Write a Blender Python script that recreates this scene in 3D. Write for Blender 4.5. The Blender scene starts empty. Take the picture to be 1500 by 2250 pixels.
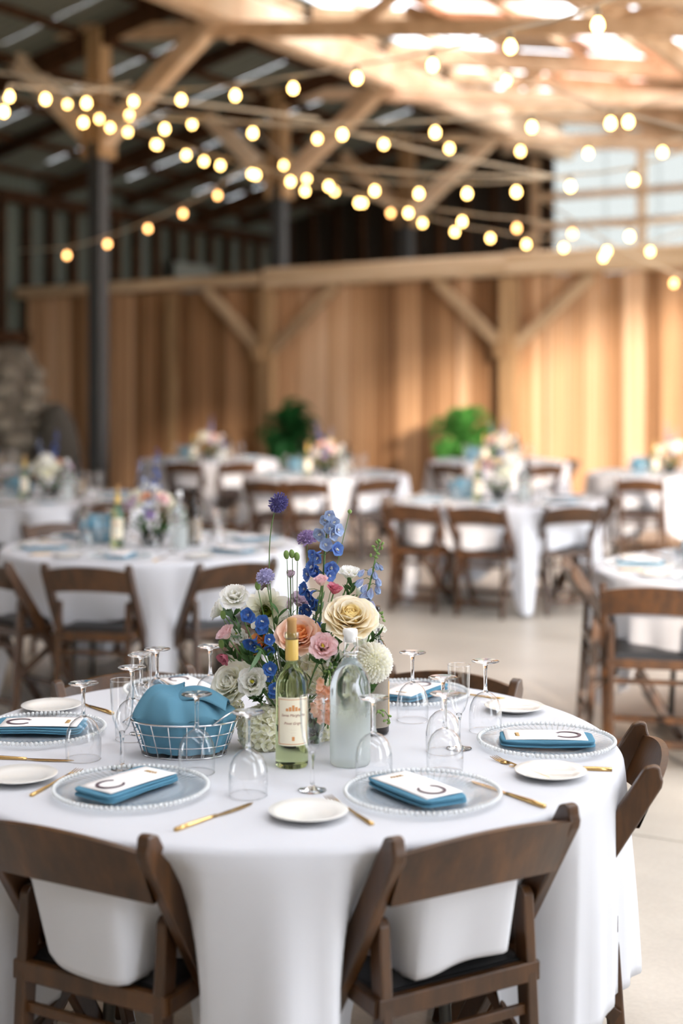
import bpy, math, random
from math import sin, cos, pi, sqrt, radians, atan2
from mathutils import Vector, Matrix, Euler
R = random.Random(7)
SC = bpy.context.scene
COL = SC.collection
# ------------------------------------------------------------------ camera, world, sun, exposure
EYE = 1.612          # camera height
HZ = 852             # image row of the horizon in the 1500x2250 frame
cd = bpy.data.cameras.new('camera'); cam = bpy.data.objects.new('camera', cd); COL.objects.link(cam)
cam.location = (0, 0, EYE); cam.rotation_euler = (pi/2, 0, 0)
cd.sensor_fit = 'VERTICAL'; cd.sensor_height = 36.0; cd.sensor_width = 24.0
cd.lens = 3125/2250*36; cd.shift_y = -(1125-HZ)/2250
cd.clip_start = .1; cd.clip_end = 200
cd.dof.use_dof = True; cd.dof.focus_distance = 3.44; cd.dof.aperture_fstop = 1.45
SC.camera = cam
SC.view_settings.view_transform = 'Standard'; SC.view_settings.look = 'None'
SC.view_settings.gamma = 1.0; SC.view_settings.use_curve_mapping = False
SC.view_settings.exposure = 1.2
w = bpy.data.worlds.new('sky'); SC.world = w; w.use_nodes = True
bg = w.node_tree.nodes['Background']; bg.inputs[0].default_value = (.90, .94, 1.0, 1); bg.inputs[1].default_value = 3.1
sd = bpy.data.lights.new('sun', 'SUN'); sun = bpy.data.objects.new('sun', sd); COL.objects.link(sun)
sd.energy = 2.9; sd.angle = radians(3.5); sd.color = (1, .85, .72)
SUN_AZ, SUN_EL = 103.8, 10.0
SC.cycles.max_bounces = 10; SC.cycles.diffuse_bounces = 5; SC.cycles.glossy_bounces = 4
SC.cycles.transmission_bounces = 8; SC.cycles.transparent_max_bounces = 40
SC.cycles.sample_clamp_indirect = 4.0; SC.cycles.blur_glossy = 1.0
SC.cycles.use_denoising = True
# ------------------------------------------------------------------ barn axes
# u runs along the plank partition, v away from the camera across it (27 degrees off the view)
UX, VX = (.872, -.489), (.489, .872)
def W(u, v, z=0.0): return Vector((UX[0]*u+VX[0]*v, UX[1]*u+VX[1]*v, z))
BROT = atan2(-.489, .872)
T0 = -11.07                        # u of the row of posts
def P(px, py, Y):                  # photo pixel at depth Y -> point
    return Vector(((px-750)*Y/3125, Y, EYE-(py-HZ)*Y/3125))
TOPZ = .762
def YT(py): return 2656/(py-HZ)    # depth of a table-top pixel row
def PT(px, py):
    p = P(px, py, YT(py)); p.z = TOPZ; return p
# ------------------------------------------------------------------ materials
def lin(c): return tuple((x/12.92 if x <= .04045 else ((x+.055)/1.055)**2.4) for x in [k/255 for k in c])
def newmat(name):
    m = bpy.data.materials.new(name); m.use_nodes = True
    nt = m.node_tree; return m, nt, nt.nodes['Principled BSDF']
def plain(name, rgb, rough=.6, metal=0, vary=0, bump=0, bscale=60, spec=.5, hue=0):
    m, nt, b = newmat(name); c = lin(rgb)
    b.inputs['Base Color'].default_value = (*c, 1); b.inputs['Roughness'].default_value = rough
    b.inputs['Metallic'].default_value = metal; b.inputs['Specular IOR Level'].default_value = spec
    if vary or hue:
        oi = nt.nodes.new('ShaderNodeObjectInfo'); hs = nt.nodes.new('ShaderNodeHueSaturation')
        mr = nt.nodes.new('ShaderNodeMapRange'); nt.links.new(oi.outputs['Random'], mr.inputs[0])
        mr.inputs[3].default_value = 1-vary; mr.inputs[4].default_value = 1+vary
        nt.links.new(mr.outputs[0], hs.inputs['Value']); hs.inputs['Color'].default_value = (*c, 1)
        if hue:
            m2 = nt.nodes.new('ShaderNodeMapRange'); nt.links.new(oi.outputs['Random'], m2.inputs[0])
            m2.inputs[3].default_value = .5+hue; m2.inputs[4].default_value = .5-hue
            nt.links.new(m2.outputs[0], hs.inputs['Hue'])
        nt.links.new(hs.outputs[0], b.inputs['Base Color'])
    if bump:
        n = nt.nodes.new('ShaderNodeTexNoise'); n.inputs['Scale'].default_value = bscale; n.inputs['Detail'].default_value = 6
        tc = nt.nodes.new('ShaderNodeTexCoord'); nt.links.new(tc.outputs['Object'], n.inputs['Vector'])
        bp = nt.nodes.new('ShaderNodeBump'); bp.inputs['Strength'].default_value = bump
        nt.links.new(n.outputs[0], bp.inputs['Height']); nt.links.new(bp.outputs[0], b.inputs['Normal'])
    return m
def woodmat(name, cols, grain=(1, 1, 1), rough=.55, scale=6, randmix=.6, spec=.4, blotch=.35):
    """grain noise stretched along an object axis, ramp over cols, each piece shifted by its own random"""
    m, nt, b = newmat(name); N = nt.nodes.new; L = nt.links.new
    tc = N('ShaderNodeTexCoord'); mp = N('ShaderNodeMapping'); mp.inputs['Scale'].default_value = grain
    oi = N('ShaderNodeObjectInfo'); va = N('ShaderNodeVectorMath'); va.operation = 'ADD'
    sc = N('ShaderNodeVectorMath'); sc.operation = 'SCALE'; sc.inputs['Scale'].default_value = 37
    L(oi.outputs['Random'], sc.inputs[0]); L(tc.outputs['Object'], mp.inputs[0]); L(mp.outputs[0], va.inputs[0]); L(sc.outputs[0], va.inputs[1])
    n = N('ShaderNodeTexNoise'); n.inputs['Scale'].default_value = scale; n.inputs['Detail'].default_value = 8; n.inputs['Roughness'].default_value = .65
    L(va.outputs[0], n.inputs['Vector'])
    n2 = N('ShaderNodeTexNoise'); n2.inputs['Scale'].default_value = scale*.25; L(va.outputs[0], n2.inputs['Vector'])
    m1 = N('ShaderNodeMath'); m1.operation = 'MULTIPLY_ADD'; L(n2.outputs[0], m1.inputs[0]); m1.inputs[1].default_value = blotch; L(n.outputs[0], m1.inputs[2])
    m2 = N('ShaderNodeMath'); m2.operation = 'MULTIPLY_ADD'; L(oi.outputs['Random'], m2.inputs[0]); m2.inputs[1].default_value = randmix; L(m1.outputs[0], m2.inputs[2])
    m3 = N('ShaderNodeMath'); m3.operation = 'SUBTRACT'; L(m2.outputs[0], m3.inputs[0]); m3.inputs[1].default_value = blotch*.5+randmix*.5
    rp = N('ShaderNodeValToRGB'); L(m3.outputs[0], rp.inputs[0])
    el = rp.color_ramp.elements; k = len(cols)
    while len(el) < k: el.new(.5)
    for i, c in enumerate(cols):
        el[i].position = .2+.6*i/(k-1); el[i].color = (*lin(c), 1)
    L(rp.outputs[0], b.inputs['Base Color']); b.inputs['Roughness'].default_value = rough; b.inputs['Specular IOR Level'].default_value = spec
    bp = N('ShaderNodeBump'); bp.inputs['Strength'].default_value = .25; bp.inputs['Distance'].default_value = .004
    L(n.outputs[0], bp.inputs['Height']); L(bp.outputs[0], b.inputs['Normal'])
    return m
def petalmat(name, tip, base, trans=.3, edge=None, vary=.05, rough=.6, veins=.12):
    """petal colour fades from base to tip along the petal's own length (own marking; on roses deep base and pale edge also stand in for shade)"""
    m, nt, b = newmat(name); N = nt.nodes.new; L = nt.links.new
    at = N('ShaderNodeAttribute'); at.attribute_name = 'tip'
    rp = N('ShaderNodeValToRGB'); L(at.outputs['Fac'], rp.inputs[0])
    el = rp.color_ramp.elements
    el[0].position = .05; el[0].color = (*lin(base), 1); el[1].position = .75; el[1].color = (*lin(tip), 1)
    if edge: e = el.new(.97); e.color = (*lin(edge), 1)
    oi = N('ShaderNodeObjectInfo'); hs = N('ShaderNodeHueSaturation'); mr = N('ShaderNodeMapRange')
    L(oi.outputs['Random'], mr.inputs[0]); mr.inputs[3].default_value = 1-vary; mr.inputs[4].default_value = 1+vary
    L(mr.outputs[0], hs.inputs['Value']); L(rp.outputs[0], hs.inputs['Color'])
    L(hs.outputs[0], b.inputs['Base Color']); b.inputs['Roughness'].default_value = rough; b.inputs['Specular IOR Level'].default_value = .25
    tr = N('ShaderNodeBsdfTranslucent'); L(hs.outputs[0], tr.inputs[0])
    mx = N('ShaderNodeMixShader'); mx.inputs[0].default_value = trans
    L(b.outputs[0], mx.inputs[1]); L(tr.outputs[0], mx.inputs[2]); L(mx.outputs[0], nt.nodes['Material Output'].inputs[0])
    return m
def thinglass(name, tint=(1, 1, 1), edge=(.42, .46, .49), refl=1.35, body=0.0, rough=.02):
    """thin clear glass: light passes, a facing-dependent reflection, and the wall reads denser where it is seen edge on"""
    m = bpy.data.materials.new(name); m.use_nodes = True; nt = m.node_tree; nt.nodes.clear(); N = nt.nodes.new; L = nt.links.new
    out = N('ShaderNodeOutputMaterial'); lw = N('ShaderNodeLayerWeight'); lw.inputs[0].default_value = .5
    pw = N('ShaderNodeMath'); pw.operation = 'POWER'; L(lw.outputs['Facing'], pw.inputs[0]); pw.inputs[1].default_value = 3.0
    mc = N('ShaderNodeMix'); mc.data_type = 'RGBA'; L(pw.outputs[0], mc.inputs[0]); mc.inputs[6].default_value = (*tint, 1); mc.inputs[7].default_value = (*edge, 1)
    t = N('ShaderNodeBsdfTransparent'); L(mc.outputs[2], t.inputs[0])
    g = N('ShaderNodeBsdfGlossy'); g.inputs['Roughness'].default_value = rough; g.inputs[0].default_value = (1, 1, 1, 1)
    f = N('ShaderNodeMath'); f.operation = 'MULTIPLY_ADD'; L(pw.outputs[0], f.inputs[0]); f.inputs[1].default_value = .75*refl; f.inputs[2].default_value = .045*refl
    mx = N('ShaderNodeMixShader'); L(f.outputs[0], mx.inputs[0]); L(t.outputs[0], mx.inputs[1]); L(g.outputs[0], mx.inputs[2])
    L(mx.outputs[0], out.inputs[0]); return m
def solidglass(name, tint=(1, 1, 1), rough=0.0, ior=1.45, trans=1.0):
    m, nt, b = newmat(name); b.inputs['Base Color'].default_value = (*tint, 1); b.inputs['Roughness'].default_value = rough
    b.inputs['Transmission Weight'].default_value = trans; b.inputs['IOR'].default_value = ior
    return m
M = {}
M['cloth'] = plain('white_linen', (205, 206, 211), .85, bump=.04, bscale=900, spec=.2)
M['chair'] = woodmat('dark_fruitwood', [(38, 23, 11), (68, 43, 22), (98, 63, 31)], (6, 6, 1), .33, 4, .12, .55)
M['pad'] = plain('black_vinyl', (26, 26, 27), .42)
M['steel'] = plain('steel', (205, 205, 205), .22, 1)
M['chrome'] = plain('chrome_wire', (225, 225, 228), .18, 1)
M['gold'] = plain('gold_metal', (214, 178, 118), .25, 1)
M['china'] = plain('white_china', (232, 230, 225), .12, spec=.6)
M['paper'] = plain('card_stock', (244, 240, 238), .7)
M['goldprint'] = plain('gold_print', (196, 160, 104), .45)
M['plum'] = plain('plum_print', (84, 66, 78), .5)
M['napkin'] = plain('dusty_blue_cotton', (94, 140, 162), .9, bump=.15, bscale=300, spec=.15)
M['napkin2'] = plain('dusty_blue_napkin', (84, 132, 156), .9, spec=.15, vary=.06)
M['glass'] = thinglass('clear_glass')
M['stemglass'] = solidglass('solid_stem_glass', (1, 1, 1), 0, 1.42)
M['bead'] = thinglass('beaded_glass', (.95, .965, .97), (.42, .48, .5), 1.6, rough=.1)
M['charger'] = thinglass('charger_glass', (.95, .965, .97), (.85, .87, .88), .42, rough=.12)
M['cork'] = plain('cork', (178, 138, 86), .85, bump=.5, bscale=500)
M['foil'] = plain('yellow_foil', (214, 178, 92), .4)
M['label'] = plain('cream_label', (238, 230, 206), .6)
M['labelink'] = plain('label_ink', (150, 96, 80), .6)
M['labelorange'] = plain('label_orange', (214, 150, 92), .6)
M['greylabel'] = plain('grey_label', (140, 130, 118), .7, bump=.6, bscale=250)
M['wine'] = solidglass('green_white_wine_bottle', (.66, .74, .40), .0, 1.33)
M['wineneck'] = thinglass('empty_bottle_glass', (.86, .92, .74), (.4, .5, .3), 1.5)
M['amber'] = plain('dark_amber_glass', (26, 16, 8), .06)
M['stopper'] = plain('white_stopper', (240, 240, 238), .35)
M['leaf'] = petalmat('leaf_green', (74, 106, 58), (52, 84, 46), .2, vary=.2)
M['leaf2'] = petalmat('leaf_grey_green', (122, 150, 116), (86, 122, 80), .25, vary=.15)
def beadm():
    m, nt, b = newmat('bead_glass'); b.inputs['Base Color'].default_value = (.84, .86, .86, 1); b.inputs['Roughness'].default_value = .08; b.inputs['Specular IOR Level'].default_value = 1.0
    t = nt.nodes.new('ShaderNodeBsdfTransparent'); x = nt.nodes.new('ShaderNodeMixShader'); x.inputs[0].default_value = .62
    nt.links.new(t.outputs[0], x.inputs[1]); nt.links.new(b.outputs[0], x.inputs[2]); nt.links.new(x.outputs[0], nt.nodes['Material Output'].inputs[0]); return m
M['bead'] = beadm()
M['stem'] = plain('stem_green', (88, 122, 62), .55, vary=.15)
M['bud'] = petalmat('bud_green', (150, 176, 106), (96, 132, 64), .2)
M['fern1'] = petalmat('dark_fern', (40, 100, 48), (26, 70, 36), .25, vary=.25)
M['fern2'] = petalmat('bright_fern', (98, 166, 78), (60, 124, 52), .3, vary=.25)
M['cream'] = petalmat('cream_petal', (250, 238, 208), (238, 204, 122), .3, (253, 248, 234), vary=.09)
M['white'] = petalmat('white_petal', (248, 246, 242), (234, 236, 212), .34, (252, 252, 250), vary=.08)
M['creamwhite'] = petalmat('ivory_petal', (246, 244, 230), (234, 232, 196), .34, (252, 251, 244), vary=.1)
M['peach'] = petalmat('peach_petal', (250, 212, 184), (238, 140, 66), .3, (252, 228, 212), vary=.1)
M['peach_in'] = petalmat('peach_heart', (248, 178, 112), (232, 124, 52), .3, (250, 196, 140), vary=.1)
M['cream_in'] = petalmat('cream_heart', (250, 228, 164), (238, 200, 110), .3, (252, 238, 190), vary=.1)
M['orange'] = petalmat('orange_petal', (246, 176, 112), (238, 140, 60), .3)
M['pink'] = petalmat('pink_petal', (248, 218, 220), (244, 212, 200), .3, (246, 214, 220))
M['rosepink'] = petalmat('rose_pink_petal', (214, 130, 148), (186, 84, 108), .3)
M['lilac'] = petalmat('lilac_petal', (218, 200, 214), (206, 184, 200), .3)
M['blue'] = petalmat('blue_petal', (60, 108, 182), (104, 116, 186), .25, vary=.14)
M['paleblue'] = petalmat('pale_blue_petal', (158, 180, 216), (190, 190, 214), .28, vary=.1)
M['scab'] = petalmat('dark_scabiosa', (98, 92, 150), (70, 66, 108), .2)
M['scab2'] = petalmat('purple_scabiosa', (172, 150, 196), (140, 116, 160), .25)
M['scab3'] = petalmat('pale_scabiosa', (190, 186, 222), (150, 146, 184), .25)
M['salmon'] = petalmat('salmon_petal', (246, 200, 178), (240, 184, 140), .3)
M['yellow'] = plain('yellow_pistil', (214, 206, 70), .6)
M['darkeye'] = petalmat('dark_green_eye', (112, 128, 32), (24, 30, 12), .1)
M['vase'] = plain('dark_green_vase', (22, 34, 28), .12)
# ------------------------------------------------------------------ mesh builder
class MB:
    def __init__(s): s.v = []; s.f = []; s.t = []; s.sm = []
    def add(s, vs, fs, smooth=True, tips=None):
        o = len(s.v); s.v += [tuple(p) for p in vs]; s.f += [tuple(i+o for i in f) for f in fs]
        s.t += list(tips) if tips else [0.5]*len(vs); s.sm += [smooth]*len(fs); return s
    def box(s, x0, x1, y0, y1, z0, z1, M4=None, smooth=False):
        vs = [Vector((x, y, z)) for z in (z0, z1) for y in (y0, y1) for x in (x0, x1)]
        if M4: vs = [M4 @ v for v in vs]
        return s.add(vs, [(0, 2, 3, 1), (4, 5, 7, 6), (0, 1, 5, 4), (2, 6, 7, 3), (0, 4, 6, 2), (1, 3, 7, 5)], smooth)
    def bar(s, a, b, wd, dp, up=(0, 0, 1), ch=.12):
        """chamfered rectangular bar from a to b; wd across, dp along up"""
        a, b = Vector(a), Vector(b); d = (b-a).normalized(); u = Vector(up); x = d.cross(u)
        if x.length < 1e-4: x = d.cross(Vector((1, 0, 0)))
        x.normalize(); u = x.cross(d); hw, hd = wd/2, dp/2; c = min(wd, dp)*ch
        pr = [(-hw+c, -hd), (hw-c, -hd), (hw, -hd+c), (hw, hd-c), (hw-c, hd), (-hw+c, hd), (-hw, hd-c), (-hw, -hd+c)]
        vs = [q+x*i+u*j for q in (a, b) for i, j in pr]
        fs = [(i, (i+1) % 8, 8+(i+1) % 8, 8+i) for i in range(8)]+[tuple(range(7, -1, -1)), tuple(range(8, 16))]
        return s.add(vs, fs, False)
    def tube(s, pts, r, n=8, cap=True, tips=None, closed=False):
        pts = [Vector(p) for p in pts]; k = len(pts); rs = r if isinstance(r, (list, tuple)) else [r]*k
        vs = []; ref = None
        for i, p in enumerate(pts):
            if closed: d = pts[(i+1) % k]-pts[i-1]
            else: d = pts[min(i+1, k-1)]-pts[max(i-1, 0)]
            d.normalize()
            if ref is None:
                ref = d.cross(Vector((0, 0, 1)));
                if ref.length < .1: ref = d.cross(Vector((1, 0, 0)))
            ref = (ref-d*ref.dot(d)).normalized(); y = d.cross(ref)
            vs += [p+(ref*cos(2*pi*j/n)+y*sin(2*pi*j/n))*rs[i] for j in range(n)]
        fs = [(i*n+j, i*n+(j+1) % n, ((i+1) % k)*n+(j+1) % n, ((i+1) % k)*n+j) for i in range(k if closed else k-1) for j in range(n)]
        if cap and not closed: fs += [tuple(range(n-1, -1, -1)), tuple((k-1)*n+j for j in range(n))]
        return s.add(vs, fs, True)
    def lathe(s, prof, n=32, M4=None, a0=0, a1=2*pi):
        full = abs(a1-a0-2*pi) < 1e-6; m = n if full else n+1; k = len(prof)
        vs = [Vector((r*cos(a0+(a1-a0)*j/n), r*sin(a0+(a1-a0)*j/n), z)) for r, z in prof for j in range(m)]
        if M4: vs = [M4 @ v for v in vs]
        fs = [(i*m+j, i*m+(j+1) % m, (i+1)*m+(j+1) % m, (i+1)*m+j) for i in range(k-1) for j in range(n)]
        return s.add(vs, fs, True)
    def ball(s, c, r, n=8, m=6, sq=(1, 1, 1)):
        c = Vector(c)
        vs = [c+Vector((r*sq[0]*sin(pi*i/m)*cos(2*pi*j/n), r*sq[1]*sin(pi*i/m)*sin(2*pi*j/n), -r*sq[2]*cos(pi*i/m))) for i in range(m+1) for j in range(n)]
        fs = [(i*n+j, i*n+(j+1) % n, (i+1)*n+(j+1) % n, (i+1)*n+j) for i in range(m) for j in range(n)]
        return s.add(vs, fs, True)
    def grid(s, fn, nu, nv, tipf=None):
        vs = [fn(i/nu, j/nv) for j in range(nv+1) for i in range(nu+1)]
        fs = [(j*(nu+1)+i, j*(nu+1)+i+1, (j+1)*(nu+1)+i+1, (j+1)*(nu+1)+i) for j in range(nv) for i in range(nu)]
        tips = [(tipf(i/nu, j/nv) if tipf else j/nv) for j in range(nv+1) for i in range(nu+1)]
        return s.add(vs, fs, True, tips)
    def xf(s, M4): s.v = [tuple(M4 @ Vector(p)) for p in s.v]; return s
    def join(s, o, M4=None):
        vs = [M4 @ Vector(p) for p in o.v] if M4 else o.v
        k = len(s.v); s.v += [tuple(p) for p in vs]; s.f += [tuple(i+k for i in f) for f in o.f]; s.t += o.t; s.sm += o.sm; return s
    def mesh(s, name, mat):
        me = bpy.data.meshes.new(name); me.from_pydata(s.v, [], s.f)
        me.polygons.foreach_set('use_smooth', s.sm)
        a = me.attributes.new('tip', 'FLOAT', 'POINT'); a.data.foreach_set('value', s.t)
        if mat: me.materials.append(M[mat] if isinstance(mat, str) else mat)
        me.validate(); me.update(); return me
def ob(name, me, parent=None, mat=None, loc=None, rot=None, mx=None):
    if isinstance(me, MB): me = me.mesh(name, mat)
    o = bpy.data.objects.new(name, me); COL.objects.link(o)
    if parent: o.parent = parent
    if mx is not None: o.matrix_local = mx
    else:
        if loc is not None: o.location = loc
        if rot is not None: o.rotation_euler = rot
    return o
def tag(o, label=None, cat=None, group=None, kind=None):
    if label: o['label'] = label
    if cat: o['category'] = cat
    if group: o['group'] = group
    if kind: o['kind'] = kind
    return o
def thing(name, label, cat, loc=(0, 0, 0), rz=0, group=None, mx=None):
    o = bpy.data.objects.new(name, None); COL.objects.link(o); o.empty_display_size = .05
    if mx is not None: o.matrix_local = mx
    else: o.location = loc; o.rotation_euler = (0, 0, rz)
    return tag(o, label, cat, group)
KIDS = {}
def dup(o, loc=None, rz=None, label=None, group=None, mx=None, only=None):
    def rec(s, par):
        c = s.copy(); COL.objects.link(c); c.parent = par
        for ch in KIDS.get(s.name, ()):  rec(ch, c)
        return c
    if o.name not in KIDS:
        for x in [o]+list(o.children_recursive): KIDS[x.name] = list(x.children)
    r = rec(o, None)
    if mx is not None: r.matrix_local = mx
    else:
        r.location = loc; r.rotation_euler = (0, 0, rz or 0)
    if label: r['label'] = label
    if group: r['group'] = group
    return r
def struct(name, me, mat=None, label=None, **k):
    o = ob(name, me, None, mat, **k); o['kind'] = 'structure'
    if label: o['label'] = label
    return o
def align(d, up=(0, 0, 1), roll=0):
    """rotation taking +z to d"""
    return Vector(d).normalized().to_track_quat('Z', 'Y').to_matrix().to_4x4() @ Matrix.Rotation(roll, 4, 'Z')
def TR(v): return Matrix.Translation(Vector(v))
# ------------------------------------------------------------------ floor
def floormat():
    m, nt, b = newmat('polished_concrete'); N = nt.nodes.new; L = nt.links.new
    tc = N('ShaderNodeTexCoord'); n = N('ShaderNodeTexNoise'); n.inputs['Scale'].default_value = 1.3; n.inputs['Detail'].default_value = 9; n.inputs['Roughness'].default_value = .6
    L(tc.outputs['Object'], n.inputs['Vector'])
    n2 = N('ShaderNodeTexNoise'); n2.inputs['Scale'].default_value = 60; n2.inputs['Detail'].default_value = 4; L(tc.outputs['Object'], n2.inputs['Vector'])
    ad = N('ShaderNodeMath'); ad.operation = 'MULTIPLY_ADD'; L(n2.outputs[0], ad.inputs[0]); ad.inputs[1].default_value = .35; L(n.outputs[0], ad.inputs[2])
    rp = N('ShaderNodeValToRGB'); L(ad.outputs[0], rp.inputs[0]); e = rp.color_ramp.elements
    e[0].position = .45; e[0].color = (*lin((174, 166, 154)), 1); e[1].position = .9; e[1].color = (*lin((203, 195, 182)), 1)
    L(rp.outputs[0], b.inputs['Base Color']); b.inputs['Roughness'].default_value = .38
    bp = N('ShaderNodeBump'); bp.inputs['Strength'].default_value = .08; L(n2.outputs[0], bp.inputs['Height']); L(bp.outputs[0], b.inputs['Normal'])
    return m
M['floor'] = floormat()
M['ground'] = plain('gravel_ground', (196, 184, 164), .95, bump=.5, bscale=8)
fl = bpy.data.objects.new('floor', None); COL.objects.link(fl); fl['kind'] = 'structure'
for i in range(7):
    for j in range(8):
        u0 = -16+i*3.4; v0 = -2.2+j*3.6
        b = MB().box(0, 3.39, 0, 3.59, -.15, 0)
        s = ob('floor_slab', b, fl, 'floor'); s.location = W(u0, v0); s.rotation_euler = (0, 0, BROT)
g = struct('ground', MB().box(-70, 70, -70, 70, -.4, -.16), 'ground')
# ------------------------------------------------------------------ plank partition (v = 17.25)
M['plank'] = woodmat('barn_plank', [(118, 84, 56), (174, 132, 94), (210, 168, 128), (230, 196, 162)], (5, 5, .35), .75, 2.2, .42, .2, .5)
M['beam'] = woodmat('weathered_beam', [(140, 114, 86), (184, 156, 122), (214, 190, 158)], (.4, 5, 5), .8, 2.0, .25, .2)
M['beamv'] = woodmat('weathered_post', [(112, 86, 60), (160, 128, 92), (190, 158, 118)], (5, 5, .4), .8, 2.0, .25, .2)
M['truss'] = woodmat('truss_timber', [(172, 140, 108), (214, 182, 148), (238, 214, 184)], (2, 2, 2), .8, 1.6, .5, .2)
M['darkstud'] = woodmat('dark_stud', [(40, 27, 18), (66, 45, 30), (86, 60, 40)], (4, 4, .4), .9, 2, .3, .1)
VW = 17.25
wall = bpy.data.objects.new('wall_back', None); COL.objects.link(wall); wall['kind'] = 'structure'
wall['label'] = 'plank partition of upright weathered barn boards'
u = -15.5; i = 0; planks = [MB().box(-.5, .5, 0, .028, 0, 1).mesh('plank', 'plank')]
rr = random.Random(3)
while u < 1.6:
    wd = rr.choice((.2, .24, .28, .3)); me = planks[0]
    o = ob('plank', me, wall)
    o.location = W(u+wd/2, VW+rr.uniform(0, .018), 0); o.rotation_euler = (0, 0, BROT)
    o.scale = (wd-.012, 1, 3.06+rr.uniform(-.03, .02)); u += wd; i += 1
backing = ob('backing_rail', MB().box(-15.5, 1.6, .05, .09, .3, .5).box(-15.5, 1.6, .05, .09, 2.5, 2.7), wall, 'darkstud')
backing.location = W(0, VW); backing.rotation_euler = (0, 0, BROT)
def bb(name, a, b, wd, dp, mat, parent=None, label=None, kind='structure', up=(0, 0, 1)):
    """bar between world points; mesh kept local so grain runs along x"""
    a, b = Vector(a), Vector(b); L = (b-a).length
    d = (b-a).normalized(); x = d; upv = Vector(up)
    y = upv.cross(x)
    if y.length < 1e-3: y = Vector((*VX, 0))
    y.normalize(); z = x.cross(y)
    m4 = Matrix((x, y, z)).transposed().to_4x4(); m4.translation = a
    me = MB().bar((0, 0, 0), (L, 0, 0), wd, dp, (0, 0, 1), .1).mesh(name, mat)
    o = ob(name, me, parent, mx=m4)
    if not parent: o['kind'] = kind
    if label: o['label'] = label
    return o
EH = EYE
# posts of the partition, one every 3.7 m
for k, up_ in enumerate((-15.2, -10.8, -7.1, -3.4, .3)):
    if k in (1, 2, 3):
        ob('post', MB().box(-.11, .11, -.24, -.02, 0, 3.04, smooth=False), wall, 'beamv', loc=W(up_, VW), rot=(0, 0, BROT))
        for sgn in (-1, 1):
            a = W(up_+sgn*.06, VW-.16, 2.12); b = W(up_+sgn*(1.05 if sgn < 0 else 1.12), VW-.14, 3.03)
            bb('knee_brace', a, b, .12, .15, 'beam', wall)
        ob('bolt_plate', MB().box(-.16, -.02, -.3, -.23, 2.0, 2.2), wall, 'beamv', loc=W(up_, VW), rot=(0, 0, BROT))
for (ua, ub, za, zb, dp) in ((-15.4, -10.85, 3.1, 3.16, .16), (-10.8, -7.1, 3.16, 3.2, .27), (-7.1, -3.4, 3.21, 3.2, .29), (-3.4, 1.6, 3.2, 3.18, .3)):
    bb('top_beam', W(ua, VW-.14, za), W(ub, VW-.14, zb), .26, dp, 'beam', wall)
ob('batten', MB().box(-.09, .09, -.05, 0, 0, 3.0), wall, 'beamv', loc=W(-12.55, VW), rot=(0, 0, BROT))
# ------------------------------------------------------------------ posts and roof frame
M['slate'] = plain('slate_blue_paint', (58, 60, 60), .55, bump=.2, bscale=20)
roof = bpy.data.objects.new('ceiling', None); COL.objects.link(roof); roof['kind'] = 'structure'; roof['label'] = 'open timber roof under corrugated sheets'
RID, ZR = 1.82, EH+4.92
def rz(t): return ZR-.165*(t-RID) if t > RID else ZR-.25*(RID-t)
def Wt(t, v, z): return W(t+T0, v, z)
VC = (9.49, 13.68, 17.87, 22.06)
for k, v in enumerate(VC):
    col = bpy.data.objects.new('support_post', None); COL.objects.link(col); col.location = Wt(0, v, 0); col.rotation_euler = (0, 0, BROT); col['kind'] = 'structure'
    col['label'] = ('slate-blue steel post carrying the roof, out of the frame', 'slate-blue post standing in front of the plank wall', 'dark post rising behind the plank wall above the fern', 'farthest dark post behind the plank wall')[k]
    ob('pole', MB().box(-.09, .09, -.09, .09, 0, 4.6), col, 'slate')
    for sx in (-1, 1): ob('cap_board', MB().box(sx*.09, sx*.15, -.16, .16, 4.4, 5.05), col, 'beamv')
    ob('king_post', MB().box(-.11, .11, -.11, .11, 4.6, rz(0)-.1), col, 'beamv')
    for (t1, z1) in ((1.82, EH+4.36), (-1.35, EH+4.2)):
        bb('brace', Wt(.05*(1 if t1 > 0 else -1), v, EH+3.0), Wt(t1, v, z1), .2, .24, 'truss', roof)
    # bottom and top chords to both sides
    bb('tie_beam', Wt(-.9, v, EH+4.45), Wt(13, v, EH+2.85), .1, .18, 'truss', roof)
    bb('rafter', Wt(RID, v, rz(RID)-.2), Wt(13, v, rz(13)-.2), .14, .26, 'truss', roof)
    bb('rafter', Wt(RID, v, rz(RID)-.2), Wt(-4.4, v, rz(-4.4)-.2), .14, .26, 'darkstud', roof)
    for j in range(7):
        t = 1.9+j*1.5
        bb('web', Wt(t, v+.1, EH+4.1-.11*(t-1.8)), Wt(t+.75*(1 if j % 2 else -1), v+.1, rz(t+.75)-.2), .1, .14, 'truss', roof)
# lengthwise girders
bb('girder', Wt(RID, 7.5, EH+4.42), Wt(RID, 25, EH+4.42), .3, .42, 'truss', roof)
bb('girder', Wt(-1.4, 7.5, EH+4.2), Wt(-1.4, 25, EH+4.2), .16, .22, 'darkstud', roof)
bb('girder', Wt(6.2, 3, EH+4.0), Wt(6.2, 25, EH+4.0), .16, .24, 'truss', roof)
for k, v in enumerate((15.75, 19.9, 23.5, 11.6)):
    bb('rafter', Wt(RID, v, rz(RID)-.12), Wt(13, v, rz(13)-.12), .09, .2, 'truss', roof)
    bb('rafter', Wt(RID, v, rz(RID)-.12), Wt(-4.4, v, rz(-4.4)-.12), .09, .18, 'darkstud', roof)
t = -4.2
while t < 12.8:
    bb('purlin', Wt(t, -4, rz(t)-.04), Wt(t, 25.1, rz(t)-.04), .06, .1, 'darkstud' if t < RID-.5 else 'truss', roof); t += .98
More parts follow.
